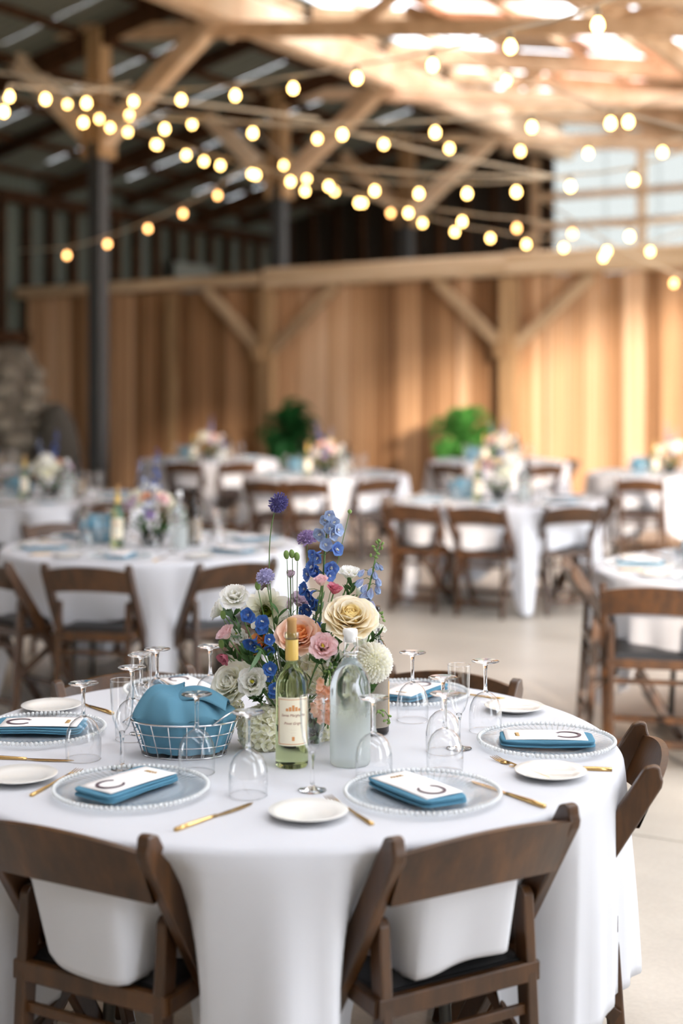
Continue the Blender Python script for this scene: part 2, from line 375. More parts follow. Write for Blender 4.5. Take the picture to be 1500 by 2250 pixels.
# roof sheets: corrugated panels, a few of them clear, those out of view added for their light
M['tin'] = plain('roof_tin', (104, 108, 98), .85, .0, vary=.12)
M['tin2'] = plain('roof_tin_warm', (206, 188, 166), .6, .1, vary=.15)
def skymat(name, c, mixf):
    m = bpy.data.materials.new(name); m.use_nodes = True; nt = m.node_tree; nt.nodes.clear(); N = nt.nodes.new; L = nt.links.new
    o = N('ShaderNodeOutputMaterial'); a = N('ShaderNodeBsdfTransparent'); b = N('ShaderNodeBsdfTranslucent'); a.inputs[0].default_value = (*c, 1); b.inputs[0].default_value = (*c, 1)
    x = N('ShaderNodeMixShader'); x.inputs[0].default_value = mixf; L(a.outputs[0], x.inputs[1]); L(b.outputs[0], x.inputs[2]); L(x.outputs[0], o.inputs[0]); return m
M['skylight'] = skymat('clear_roof_sheet', (.8, .82, .85), .96)
M['skylight_added'] = skymat('added_clear_sheet', (.9, .92, .95), .55)
M['skylight_pink'] = skymat('pinkish_roof_sheet', (.62, .36, .30), .97)
M['milky'] = skymat('milky_wall_sheet', (.17, .18, .175), .97)
def corr(w_, l_, name, mat, pitch=.15, amp=.012):
    n = int(w_/pitch*4); mb = MB()
    return mb.grid(lambda a, b: Vector((a*w_, b*l_, amp*sin(a*n*pi/2))), n, 1).mesh(name, mat)
ts = [-4.5, -1.4, RID, 3.3, 4.8, 6.3, 7.8, 9.3, 10.8, 12.3, 13.8]
sheets = {}
SKY = {(2, 14): 1, (2, 13): 1, (2, 16): 1, (2, 18): 1, (3, 15): 1, (4, 14): 1, (4, 15): 1, (3, 17): 1, (3, 19): 1, (4, 17): 1, (5, 16): 1, (2, 20): 1, (2, 22): 1, (3, 14): 2, (2, 17): 2, (4, 16): 2, (3, 18): 2, (5, 18): 2, (2, 15): 2, (6, 9): 1, (7, 16): 1, (8, 5): 1, (6, 3): 1, (8, 8): 1}
for _i in (6, 7, 8, 9):
    for _j in (-2, 1, 4, 11, 14): SKY[(_i, _j)] = 1  # unseen skylights, added to brighten the tables and the plank wall
SKY[(5, 6)] = SKY[(5, 7)] = 3  # unseen clear sheets, added to put a sun patch on one table
for i in range(len(ts)-1):
    t0, t1 = ts[i], ts[i+1]; L_ = sqrt((t1-t0)**2+(rz(t1)-rz(t0))**2)
    for j in range(-5, 24):
        v0 = 1.2+j*1.0
        kind = SKY.get((i, j), 0)
        mat = ('tin' if i < 2 else 'tin2') if not kind else {1: 'skylight', 2: 'skylight_pink', 3: 'skylight_added'}[kind]
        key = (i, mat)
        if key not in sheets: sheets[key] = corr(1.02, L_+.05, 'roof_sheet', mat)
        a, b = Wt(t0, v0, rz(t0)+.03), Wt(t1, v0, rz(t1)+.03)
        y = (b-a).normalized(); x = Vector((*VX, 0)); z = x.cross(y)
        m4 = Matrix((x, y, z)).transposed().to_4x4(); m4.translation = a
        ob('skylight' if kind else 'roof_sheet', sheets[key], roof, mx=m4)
# ------------------------------------------------------------------ outer walls
UL = -15.55; VE = 25.1
wl = bpy.data.objects.new('wall_left', None); COL.objects.link(wl); wl['kind'] = 'structure'; wl['label'] = 'dark outer wall of grey sheets between upright studs'
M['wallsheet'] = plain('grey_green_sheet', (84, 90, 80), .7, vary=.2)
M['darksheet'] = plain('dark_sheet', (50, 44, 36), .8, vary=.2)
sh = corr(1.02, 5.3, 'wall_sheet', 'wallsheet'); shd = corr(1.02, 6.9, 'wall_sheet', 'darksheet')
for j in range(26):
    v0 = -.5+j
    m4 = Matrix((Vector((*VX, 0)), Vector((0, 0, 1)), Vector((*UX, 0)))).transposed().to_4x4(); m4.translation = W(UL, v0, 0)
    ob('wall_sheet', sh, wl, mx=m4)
for j in range(44):
    bb('stud', W(UL+.1, .2+j*.57, 0), W(UL+.1, .2+j*.57, 4.7), .1, .14, 'darkstud', wl, up=(*UX, 0))
for z in (2.4, 4.6): bb('girt', W(UL+.2, -.5, z), W(UL+.2, 25, z), .08, .2, 'darkstud', wl)
we = bpy.data.objects.new('wall_end', None); COL.objects.link(we); we['kind'] = 'structure'; we['label'] = 'far end wall, dark at one side and milky sheets at the other'
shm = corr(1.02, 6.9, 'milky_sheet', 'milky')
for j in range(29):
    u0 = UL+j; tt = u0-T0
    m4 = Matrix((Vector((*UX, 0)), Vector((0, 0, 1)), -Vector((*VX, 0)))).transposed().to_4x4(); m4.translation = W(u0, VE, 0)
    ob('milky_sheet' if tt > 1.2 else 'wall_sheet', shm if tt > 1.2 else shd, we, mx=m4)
for j in range(26):
    if j*.57 < 6.2: bb('stud', W(UL+.3+j*.57, VE-.1, 0), W(UL+.3+j*.57, VE-.1, 6.0), .1, .14, 'darkstud', we, up=(*VX, 0))
for j in range(6): bb('wall_post', W(T0+1.2+j*2.05, VE-.1, 0), W(T0+1.2+j*2.05, VE-.1, 5.9), .16, .14, 'truss', we, up=(*VX, 0))
for z in (EH+3.55, EH+3.0, EH+1.6): bb('girt', W(T0+1.2, VE-.15, z), W(3, VE-.15, z), .08, .14, 'truss', we)
bb('top_plate', W(T0+.6, VE-.2, EH+4.55), W(3, VE-.2, EH+4.1), .16, .3, 'truss', we)
wr = bpy.data.objects.new('added_wall_right', None); COL.objects.link(wr); wr['kind'] = 'structure'; wr['label'] = 'unseen side wall, added with gaps that shape the sunlight'  # added out of view: sheets block the sun, gaps let it through
M['sidesheet'] = plain('side_sheet', (150, 146, 138), .8, vary=.05)
C_side = corr(.67, 6.9, 'wall_sheet', 'sidesheet')
ssh = corr(1.02, 5.0, 'wall_sheet', 'sidesheet')
for v0 in (-4.2, -3.2, -2.2, -1.2, -.2, 2.1, 3.1, 3.7):
    m4 = Matrix((Vector((*VX, 0)), Vector((0, 0, 1)), Vector((*UX, 0)))).transposed().to_4x4(); m4.translation = W(T0+13.7, v0, 0)
    ob('wall_sheet', ssh, wr, mx=m4)
wf = bpy.data.objects.new('added_wall_front', None); COL.objects.link(wf); wf['kind'] = 'structure'; wf['label'] = 'unseen gable wall behind the camera, added to hold back light'  # added out of view to dim the light on the nearest table
for j in range(29):
    tt = -4.5+j*.65
    m4 = Matrix((Vector((*UX, 0)), Vector((0, 0, 1)), -Vector((*VX, 0)))).transposed().to_4x4(); m4.translation = Wt(tt, -4.0, 0)
    ob('wall_sheet', C_side, wf, mx=m4)
# pale board leaning on the outer wall
lb = ob('leaning_board', MB().box(-.02, .02, -.6, .6, 0, 3.9), None, 'wallpale' if 'wallpale' in M else plain('pale_board', (128, 132, 124), .7))
lb.location = W(UL+.45, 21.6, 0); lb.rotation_euler = (0, -.04, BROT); tag(lb, 'pale grey board leaning in the dark corner above the plank wall', 'board')
# ------------------------------------------------------------------ folding chair
def build_chair():
    t = thing('folding_chair', 'x', 'chair')
    for s in (-1, 1):
        x = s*.205
        # long rail: rounded finial at the top behind, running down and forward to the front foot
        a = Vector((x, -.2, .787)); b = Vector((x, .30, .0)); d = (b-a).normalized()
        mb = MB(); n = Vector((0, d.z, -d.y)); n = n if n.y > 0 else -n
        prof = []
        hw = .026
        ring = [a+d*.012-n*hw*.4, a+d*.0-n*0, a+d*.004+n*hw*.5, a+d*.02+n*hw, a+d*.30+n*hw*1.1, b+n*.018, b-n*.018, a+d*.3-n*hw*1.1, a+d*.035-n*hw*1.0, a+d*.02-n*hw*.8]
        k = len(ring)
        vs = [p+Vector((s*.0-.014, 0, 0)) for p in ring]+[p+Vector((.014, 0, 0)) for p in ring]
        mb.add(vs, [tuple(range(k)), tuple(range(2*k-1, k-1, -1))]+[(i+k, (i+1) % k+k, (i+1) % k, i) for i in range(k)], False)
        me = mb.mesh('leg', 'chair'); o = ob('leg', me, t)
        bv = o.modifiers.new('b', 'BEVEL'); bv.width = .005; bv.segments = 2
        # rear leg, inside the rail
        xr = s*.172
        mb = MB(); a = Vector((xr, -.078, .60)); b = Vector((xr, -.125, 0)); d = (b-a).normalized(); n = Vector((0, -d.z, d.y)); hw = .021
        ring = [a-n*hw*.5, a+n*hw*.5, a+d*.012+n*hw, b+n*.017, b-n*.017, a+d*.012-n*hw]; k = len(ring)
        vs = [p+Vector((-.0125, 0, 0)) for p in ring]+[p+Vector((.0125, 0, 0)) for p in ring]
        mb.add(vs, [tuple(range(k)), tuple(range(2*k-1, k-1, -1))]+[(i+k, (i+1) % k+k, (i+1) % k, i) for i in range(k)], False)
        o = ob('leg', mb.mesh('leg', 'chair'), t); bv = o.modifiers.new('b', 'BEVEL'); bv.width = .004; bv.segments = 2
    # curved top slat, arched along its top edge
    def slat(side):
        def fn(a, b):
            x = -.196+.392*a; c = 1-(2*a-1)**2
            y = -.198-.028*c+side*.008+.055*(1-b)*.9
            z0 = .648+.012*c; z1 = .758+.022*c
            return Vector((x, y, z0+(z1-z0)*b))
        return fn
    mb = MB(); nu, nv = 16, 4
    f, g = slat(-1), slat(1)
    vs = [f(i/nu, j/nv) for j in range(nv+1) for i in range(nu+1)]+[g(i/nu, j/nv) for j in range(nv+1) for i in range(nu+1)]
    w_ = nu+1; o_ = w_*(nv+1); fs = []
    for j in range(nv):
        for i in range(nu):
            q = (j*w_+i, j*w_+i+1, (j+1)*w_+i+1, (j+1)*w_+i); fs += [q, tuple(x+o_ for x in reversed(q))]
    for i in range(nu):
        fs += [(i+1, i, i+o_, i+1+o_), (nv*w_+i, nv*w_+i+1, nv*w_+i+1+o_, nv*w_+i+o_)]
    mb.add(vs, fs, True); ob('backrest', mb.mesh('backrest', 'chair'), t).modifiers.new('e', 'EDGE_SPLIT')
    # seat frame and pad
    mb = MB(); mb.bar((-.19, -.10, .435), (.19, -.10, .435), .022, .04).bar((-.19, .27, .45), (.19, .27, .45), .022, .036)
    mb.bar((-.185, -.10, .435), (-.185, .27, .45), .022, .036).bar((.185, -.10, .435), (.185, .27, .45), .022, .036)
    ob('seat_frame', mb.mesh('seat_frame', 'chair'), t)
    def pad(a, b):
        x = 2*a-1; y = 2*b-1; ed = min(1-abs(x), 1-abs(y)); h = .028*min(1, ed*6)**.5
        return Vector((x*.175, .085+y*.17, .452+.006*y+h))
    mb = MB().grid(pad, 14, 14); mb.box(-.175, .175, -.085, .255, .43, .456)
    ob('seat', mb.mesh('seat', 'pad'), t)
    ob('stretcher', MB().bar((-.165, -.117, .1), (.165, -.117, .1), .016, .034), t, 'chair')
    ob('stretcher', MB().bar((-.2, .19, .135), (.2, .19, .135), .016, .03), t, 'chair')
    ob('stretcher', MB().bar((-.165, -.097, .36), (.165, -.097, .36), .014, .02), t, 'chair')
    # folding side links under the seat
    for s in (-1, 1): ob('brace', MB().bar((s*.188, .2, .43), (s*.188, -.11, .23), .012, .03, (0, .5, 1)), t, 'chair')
    return t
CHAIR = build_chair(); first_chair = [True]
def chair(x, y, ang, label):
    """x, y: middle of the top slat; ang: heading (degrees) of the sitter's gaze"""
    a = radians(ang); f = Vector((cos(a), sin(a), 0)); loc = Vector((x, y, 0))+f*.2; rz = a-pi/2
    if first_chair[0]:
        first_chair[0] = False; CHAIR.location = loc; CHAIR.rotation_euler = (0, 0, rz); CHAIR['label'] = label; CHAIR['group'] = 'wooden folding chairs at the tables'; return CHAIR
    return dup(CHAIR, loc, rz, label, 'wooden folding chairs at the tables')
# ------------------------------------------------------------------ tables and cloths
TR_ = .80
TABLES = {}
def build_table():
    t = thing('round_table', 'x', 'table')
    ob('tabletop', MB().lathe([(0, .735), (TR_-.03, .735), (TR_-.012, .743), (TR_-.012, .752), (TR_-.03, .757), (0, .757)], 48), t, M.setdefault('ply', plain('plywood', (170, 140, 100), .6)))
    for sx in (-1, 1):
        for sy in (-1, 1):
            ob('leg', MB().tube([(sx*.35, sy*.25, .735), (sx*.38, sy*.3, 0)], .014, 8), t, M.setdefault('legm', plain('grey_steel', (90, 88, 84), .5, .5)))
    for sx in (-1, 1): ob('leg_brace', MB().tube([(sx*.365, -.28, .3), (sx*.365, .28, .3)], .01, 6), t, 'legm')
    return t
TABLE = build_table(); first_table = [True]
def interp(tab, a):
    a = a % 360; tab = sorted((x % 360, y) for x, y in tab); tab = [(tab[-1][0]-360, tab[-1][1])]+tab+[(tab[0][0]+360, tab[0][1])]
    for (a0, y0), (a1, y1) in zip(tab, tab[1:]):
        if a0 <= a <= a1:
            s = (a-a0)/max(1e-6, a1-a0); s = s*s*(3-2*s); return y0+(y1-y0)*s
    return tab[0][1]
def cloth(cx, cy, chairs, radii, corner, label, seed, nphi=192, nz=22, free=()):
    """square cloth on a round table: hem dips at four corners, lifts where a chair seat is pushed under it"""
    rr = random.Random(seed); ph = [rr.uniform(0, 6.28) for _ in range(6)]
    cn = sorted(c % 360 for c in (corner if isinstance(corner, (list, tuple)) else [corner+90*i for i in range(4)]))
    def cq(deg):
        deg %= 360
        for i in range(4):
            a, b = cn[i], cn[(i+1) % 4]+(360 if i == 3 else 0); d = deg if deg >= a else deg+360
            if a <= d <= b:
                s = (d-a)/(b-a); return 90*s if s < .5 else 90*(s-1)
        return 0
    def lift(deg):
        l = 0
        for c in chairs:
            d = abs((deg-c+180) % 360-180); l = max(l, max(0, 1-max(0, d-12)/7))
        return l*l*(3-2*l)
    def deep(deg):     # the cloth tucks in behind the rails of a chair pushed right under the table
        l = 0
        for c, rc in zip(chairs, radii):
            d = abs((deg-c+180) % 360-180); k = max(0, min(1, (.98-rc)/.14))
            l = max(l, k*(.24 if d < 8 else .24+.42*(d-8)/4 if d < 12 else .66 if d < 17 else max(0, .66*(1-(d-17)/4))))
        return l
    hems = []
    for k in range(nphi):
        deg = 360*k/nphi
        q = cq(deg)                  # 0 at a corner
        dist = 1.28/cos(radians(45-abs(q))); drop = min(dist-TR_, .745)
        h = TOPZ-drop
        l = lift(deg); hs = .478+.015*sin(radians(deg)*9+ph[0])
        if h < hs: h = h+(hs-h)*l
        hems.append((h, l, deep(deg)))
    vs, fs, n = [], [], nphi
    rings = [0, .3, .6, .74, .785]
    for r in rings:
        for k in range(n):
            a = 2*pi*k/n
            vs.append((cx+r*cos(a), cy+r*sin(a), TOPZ+(.0006*sin(a*23+ph[1]) if r > .7 else 0)))
    for j in range(nz+1):
        s = j/nz
        for k in range(n):
            a = 2*pi*k/n; deg = 360*k/n; h, l, dp = hems[k]
            if j == 0: z = TOPZ-.003; r = .797
            elif j == 1: z = TOPZ-.014; r = .806
            else:
                s2 = (j-1)/(nz-1); z = TOPZ-.014-(TOPZ-.014-h)*s2
                dd = TOPZ-z
                fold = (sin(a*11+ph[2]+1.2*sin(a*3+ph[3]))*.55+sin(a*19+ph[4])*.3+sin(a*31+ph[5])*.15)
                q = cq(deg); cf = max(0, 1-abs(q)/34)
                r = .806+dd*(.012 if free else .035)+fold*min(.07, dd*.15)*(1-.35*l)*(.45 if free and (deg < 50 or deg > 320) else 1)
                r += cf*dd*(.02 if free else .06)
                r -= min(dd, .3)*max(dp, .08*l)
                if free: r += .008*min(1, dd/.25)*max(0, 1-abs(((deg+26+180) % 360)-180)/24)
                # crease radiating from the table edge beside a chair
                r += .012*sin(a*47+ph[0])*min(1, dd*3)*(1-l)*.5
            vs.append((cx+r*cos(a), cy+r*sin(a), z))
    nr = len(rings)+nz+1
    for j in range(1, nr-1):
        for k in range(n): fs.append((j*n+k, (j+1)*n+k, (j+1)*n+(k+1) % n, j*n+(k+1) % n))
    for k in range(n): fs.append((0, n+k, n+(k+1) % n))
    mb = MB().add(vs, fs, True)
    o = ob('tablecloth', mb, None, 'cloth'); tag(o, label, 'tablecloth')
    sd_ = o.modifiers.new('s', 'SOLIDIFY'); sd_.thickness = .0016; sd_.offset = -1
    return o
def table(key, cx, cy, desc, chairs, corner, seed, free=(), nphi=144):
    """chairs: list of (angle, radius, gaze offset, label)"""
    if first_table[0]: first_table[0] = False; TABLE.location = (cx, cy, 0); t = TABLE
    else: t = dup(TABLE, (cx, cy, 0), 0)
    t['label'] = 'round folding table under the cloth, '+desc; t['group'] = 'round tables'
    lab = 'white cloth on the round table '+desc
    c = cloth(cx, cy, [a for a, r, g, l in chairs if r < 1.12 and a not in free], [r for a, r, g, l in chairs if r < 1.12 and a not in free], corner, lab, seed, nphi, free=free); c['group'] = 'white tablecloths'
    for a, r, g, l in chairs:
        chair(cx+r*cos(radians(a)), cy+r*sin(radians(a)), a+180+g, l)
    TABLES[key] = (cx, cy, desc)
T1 = (-.142, 3.42)
table('T1', *T1, 'nearest the camera', [
    (-119.5, .815, 0, 'brown folding chair whose backrest fills the bottom left corner'),
    (-59.5, .835, 0, 'brown folding chair in front of the nearest table, black seat pad showing'),
    (-8, .872, 0, 'brown folding chair at the right end of the nearest table, seen edge on'),
    (57, .86, 2, 'folding chair behind the nearest table, its rail above the inverted glasses on the right'),
    (125, .86, -2, 'folding chair behind the nearest table, its rail above the two flutes on the left'),
    (178, .92, 0, 'folding chair at the left end of the nearest table, mostly cut off')],
    (-90, 46, 120, 185), 5, nphi=288, free=(-8,))
def rel(cx, cy, px, Y): # (angle, radius) of a slat centre seen at pixel column px, depth Y
    x = (px-750)*Y/3125-cx; y = Y-cy; return (math.degrees(atan2(y, x)), sqrt(x*x+y*y))
T2 = ((335-750)*7.66/3125, 7.66); T3 = ((1095-750)*10.8/3125, 10.8); T4 = (2.0, 6.7); T5 = ((110-750)*11/3125, 11.0)
T6 = ((460-750)*16.8/3125, 16.8); T7 = ((715-750)*13.9/3125, 13.9); T8 = ((1095-750)*16.3/3125, 16.3)
T9 = ((1470-750)*14.1/3125, 14.1); T10 = (-3.75, 14.6)
def cs(T, lst): return [(*rel(*T, px, Y), g, l) for px, Y, g, l in lst]
table('T2', *T2, 'second from the camera', cs(T2, [
    (187, 6.62, 0, 'folding chair facing the second table, seen square from behind, black pad showing'),
    (525, 6.78, 4, 'folding chair turned to the second table, half hidden by the tall flowers'),
    (-45, 6.85, 0, 'folding chair at the second table cut by the left edge'),
        (470, 8.75, 0, 'folding chair on the far side of the second table, right of its flowers'),
    (120, 8.75, 0, 'folding chair on the far side of the second table, left of its flowers')]), -62, 11)
table('T3', *T3, 'in mid distance with five chairs showing', cs(T3, [
    (1043, 9.9, -12, 'folding chair seen square from behind at the middle-distance table right of the flowers'),
    (1262, 9.98, -12, 'angled folding chair right of the hanging cloth point at the middle-distance table'),
    (897, 10.12, 20, 'angled folding chair left of the square-on chair at the middle-distance table'),
    (846, 10.75, 0, 'folding chair seen edge on at the left end of the middle-distance table'),
    (1350, 10.7, 0, 'folding chair seen edge on at the right end of the middle-distance table')]), -75, 12)
table('T4', *T4, 'cut by the right edge', [
    (-133, 1.026, 31, 'large folding chair at the table cut by the right edge, black pad showing'),
    (177, .93, 0, 'slim edge-on folding chair at the table cut by the right edge')], -100, 13)
table('T5', *T5, 'in front of the stone pier', cs(T5, [
    (-5, 10.3, 0, 'folding chair cut by the left edge at the far left table'),
    (240, 10.35, 0, 'folding chair whose rail shows above the second table, beside the far left table')]), -70, 14)
table('T6', *T6, 'far back before the pale batten', cs(T6, [
    (400, 15.9, 0, 'distant folding chair left of the long hanging cloth point'),
    (525, 15.9, 0, 'distant folding chair right of the long hanging cloth point')]), -86, 15)
table('T7', *T7, 'in the sun patch', cs(T7, [
    (578, 12.75, 0, 'sunlit orange-brown folding chair turned sideways by the sunny table'),
    (668, 12.7, 0, 'sunlit orange-brown folding chair seen square behind the lavender flower'),
    (835, 13.0, 0, 'brown folding chair at the right side of the sunny table')]), -62, 16)
table('T8', *T8, 'farthest back below the bright fern', cs(T8, [
    (978, 15.5, 0, 'sunlit folding chair in front of the bright green fern'),
    (1203, 15.4, 0, 'distant folding chair before the farthest table, near the plank post'),
    (1262, 16.4, 0, 'distant folding chair at the right end of the farthest table')]), -50, 17)
table('T9', *T9, 'far right behind a lone chair', cs(T9, [
    (1405, 13.0, 8, 'folding chair square-on before the far right table, pale floor showing under it')]), -70, 18)
table('T10', *T10, 'at the far left edge', [
    (-50, .95, 0, 'folding chair at the table behind the far left table')], -60, 19)
# ------------------------------------------------------------------ glass ware (prototypes)
def mk_wineglass():
    t = thing('wine_glass', 'x', 'glass')
    # upside down: the bowl's rim stands on the cloth
    ob('bowl', MB().lathe([(.0395, 0), (.0405, .012), (.0412, .03), (.0405, .048), (.037, .066), (.030, .081), (.019, .0915), (.0085, .0965), (.004, .098)], 40), t, 'glass')
    ob('rim', MB().tube([(.0395*cos(a*pi/16), .0395*sin(a*pi/16), .001) for a in range(32)], .0009, 5, closed=True), t, 'stemglass')
    ob('stem', MB().lathe([(0, .0955), (.008, .0965), (.0055, .102), (.0042, .112), (.0042, .15), (.0055, .162), (.009, .1675), (.02, .1703), (.033, .1722), (.0345, .1732), (.033, .1745), (.0, .1745)], 32), t, 'stemglass')
    return t
def mk_flute():
    t = thing('champagne_flute', 'x', 'glass')
    ob('bowl', MB().lathe([(.003, .078), (.008, .083), (.015, .093), (.021, .112), (.0245, .135), (.026, .165), (.0265, .197)], 36), t, 'glass')
    ob('rim', MB().tube([(.0265*cos(a*pi/14), .0265*sin(a*pi/14), .197) for a in range(28)], .0008, 5, closed=True), t, 'stemglass')
    ob('stem', MB().lathe([(0, .0), (.029, .0), (.0305, .0012), (.028, .0026), (.012, .005), (.0055, .009), (.004, .02), (.0038, .06), (.0055, .074), (.007, .082), (0, .084)], 30), t, 'stemglass')
    return t
def mk_charger():
    t = thing('charger_plate', 'x', 'plate')
    ob('dish', MB().lathe([(0, .004), (.09, .004), (.105, .006), (.12, .011), (.155, .0135), (.158, .0125), (.12, .008), (.1, .002), (0, .001)], 64), t, 'charger')
    mb = MB()
    for k in range(92):
        a = 2*pi*k/92; mb.ball((.1605*cos(a), .1605*sin(a), .0135), .0052, 7, 5)
    b = ob('beaded_rim', mb, t, 'bead'); b['kind'] = 'stuff'
    mb = MB()
    for k in range(60):
        a = 2*pi*k/60; mb.bar((.108*cos(a), .108*sin(a), .0085), (.152*cos(a+.05), .152*sin(a+.05), .0142), .003, .0015)
    r_ = ob('embossed_rays', mb, t, 'charger'); r_['kind'] = 'stuff'
    return t
def mk_napkin():
    t = thing('folded_napkin', 'x', 'napkin')
    # folded in thirds: three layers with rounded long edges
    mb = MB()
    for k, (z, wd, ln, off) in enumerate(((.0, .114, .222, 0), (.0050, .110, .216, .003), (.0098, .112, .220, -.002))):
        def fn(a, b, z=z, wd=wd, ln=ln, off=off):
            ang = 2*pi*a; x = cos(ang); y = sin(ang)
            sx = (1 if x > 0 else -1)*abs(x)**.25; sy = (1 if y > 0 else -1)*abs(y)**.25
            s = (1, .985, .985, 1)[min(3, int(b*3+.01))]; h = (0, .0010, .0040, .0048)[min(3, int(b*3+.01))]; e = .955 if b in (0, 1) else 1
            return Vector((sx*wd/2*e+off, sy*ln/2*e, z+h+.0015*sin(sy*3+sx*2)))
        mb.grid(fn, 40, 3)
        n = 41; o0 = len(mb.v)-4*n; mb.f += [tuple(o0+3*n+i for i in range(40)), tuple(o0+39-i for i in range(40))]; mb.sm += [True, True]
    ob('folded_cloth', mb, t, 'napkin2')
    return t
def mk_card():
    t = thing('menu_card', 'x', 'card')
    ob('sheet', MB().grid(lambda a, b: Vector(((a-.5)*.094, (b-.5)*.192, .0005+.0016*sin(b*3))), 6, 10), t, 'paper').modifiers.new('s', 'SOLIDIFY').thickness = .0006
    # plum horseshoe opening towards the middle, gold monogram at the far end
    pts = [Vector((.026*sin(a)*(1 if abs(a) < 2.2 else .92), -.052-.03*cos(a), .0022)) for a in [-2.45+4.9*k/24 for k in range(25)]]
    mb = MB()
    for k, p in enumerate(pts):
        pass
    vs = []; n = len(pts)
    for k, p in enumerate(pts):
        d = (pts[min(k+1, n-1)]-pts[max(k-1, 0)]).normalized(); nn = Vector((-d.y, d.x, 0)); wv = .0026+.0012*(1-abs(k-12)/12)
        vs += [p+nn*wv, p-nn*wv, p+nn*wv+Vector((0, 0, .001)), p-nn*wv+Vector((0, 0, .001))]
    fs = []
    for k in range(n-1):
        a = k*4; b = a+4; fs += [(a+2, a+3, b+3, b+2), (a, a+2, b+2, b), (a+1, b+1, b+3, a+3)]
    mb.add(vs, fs, False); ob('horseshoe_mark', mb, t, 'plum')
    mb = MB()
    for k in range(4):
        x = -.012+.008*k
        mb.tube([Vector((x+.0035*cos(a*.6+k), .066+.005*sin(a*.6*1.7+k*2), .0024)) for a in range(12)], .0007, 4)
    ob('gold_lettering', mb, t, 'goldprint')
    mb = MB()
    return t
def mk_plate():
    t = ob('bread_plate', MB().lathe([(0, .003), (.045, .003), (.055, .006), (.078, .0135), (.0795, .0145), (.078, .0155), (.056, .0095), (.046, .0065), (0, .006)], 48), None, 'china')
    return tag(t, 'x', 'plate')
def mk_fork():
    t = thing('gold_fork', 'x', 'fork')
    ob('handle', MB().tube([(0, -.105, .002), (0, -.09, .0022), (0, -.03, .004), (0, .03, .006), (0, .045, .004)], [.0048, .0046, .0028, .0022, .004], 8), t, 'gold')
    mb = MB(); mb.tube([(0, .042, .004), (0, .05, .003), (0, .06, .0025)], [.004, .009, .0105], 8); mb.xf(Matrix.Scale(.35, 4, (0, 0, 1)) @ TR((0, 0, .004)))
    for k in range(4):
        x = (-.0085+.0057*k); mb.tube([(x*.9, .056, .0025), (x, .075, .003), (x, .1, .0065)], [.0016, .0014, .0006], 5)
    ob('tines', mb, t, 'gold')
    return t
def mk_knife():
    t = thing('gold_knife', 'x', 'knife')
    ob('handle', MB().tube([(0, -.115, .003), (0, -.08, .0035), (0, -.02, .0035), (0, 0, .003)], [.0052, .0055, .0038, .0034], 8), t, 'gold')
    mb = MB(); pr = [(-.0035, 0), (.0035, 0), (.0085, .03), (.009, .07), (.005, .1), (0, .112), (-.0035, .1)]
    vs = [(x, y, z) for z in (.002, .0035) for x, y in pr]; k = len(pr)
    mb.add(vs, [tuple(range(k-1, -1, -1)), tuple(range(k, 2*k))]+[(i, (i+1) % k, (i+1) % k+k, i+k) for i in range(k)], False)
    ob('blade', mb, t, 'gold')
    return t
def mk_bottle():
    t = thing('wine_bottle', 'x', 'bottle')
    ob('body', MB().lathe([(0, .004), (.02, .006), (.034, .0), (.0365, .004), (.037, .01), (.037, .175), (.0355, .192), (.029, .208), (.019, .220), (.0145, .228), (.0138, .234), (0, .234)], 48), t, 'wine')
    ob('neck', MB().lathe([(.0137, .234), (.0135, .285), (.0158, .286), (.0158, .298), (.0142, .3)], 28), t, 'wineneck')
    ob('foil', MB().lathe([(.0146, .238), (.0148, .24), (.0144, .283), (.0138, .284)], 28), t, 'foil')
    ob('cork', MB().lathe([(0, .262), (.0102, .262), (.0106, .322), (.0114, .327), (.0105, .331), (0, .331)], 20), t, 'cork')
    # curved label wrapped on the front (-y)
    c = .0376
    lb = ob('label', MB().grid(lambda a, b: Vector((c*sin(-1.02+2.04*a), -c*cos(-1.02+2.04*a), .052+.108*b)), 24, 4), t, 'label')
    def border(x0, x1, z0, z1): return MB().grid(lambda a, b: Vector(((c+.0004)*sin(x0+(x1-x0)*a), -(c+.0004)*cos(x0+(x1-x0)*a), z0+(z1-z0)*b)), 12, 1)
    mb = MB()
    for q in ((-.95, .95, .0555, .0568), (-.95, .95, .1545, .1558), (-.96, -.92, .0555, .1558), (.92, .96, .0555, .1558)): mb.join(border(*q))
    ob('label_border', mb, lb, 'labelorange')
    def txt(s, size, z, mat, off=0):
        cu = bpy.data.curves.new('lettering', 'FONT'); cu.body = s; cu.size = size; cu.align_x = 'CENTER'; cu.resolution_u = 2; cu.shear = .35
        tmp = bpy.data.objects.new('tmp', cu); COL.objects.link(tmp); dg = bpy.context.evaluated_depsgraph_get()
        me = bpy.data.meshes.new_from_object(tmp.evaluated_get(dg)); bpy.data.objects.remove(tmp)
        for v in me.vertices:
            a = (v.co.x+off)/c; yy = v.co.y; v.co = Vector(((c+.0006)*sin(a), -(c+.0006)*cos(a), z+yy))
        me.materials.clear(); me.materials.append(M[mat]); return ob('lettering', me, lb)
    txt('Santa Margherita', .0082, .118, 'labelink'); txt('Pinot Grigio', .0082, .1, 'labelink', -.001)
    for k in range(4): txt('_______________'[:12-k], .0022, .088-k*.006, 'labelink')
    mb = MB()
    for k in range(5):   # little orange villa drawing
        x = -.014+.007*k; h = (.006, .009, .013, .009, .006)[k]
        mb.join(border((x-.0028)/c, (x+.0028)/c, .130, .130+h))
    mb.join(border(-.08, .08, .064, .073))
    ob('villa_emblem', mb, lb, 'labelorange')
    return t
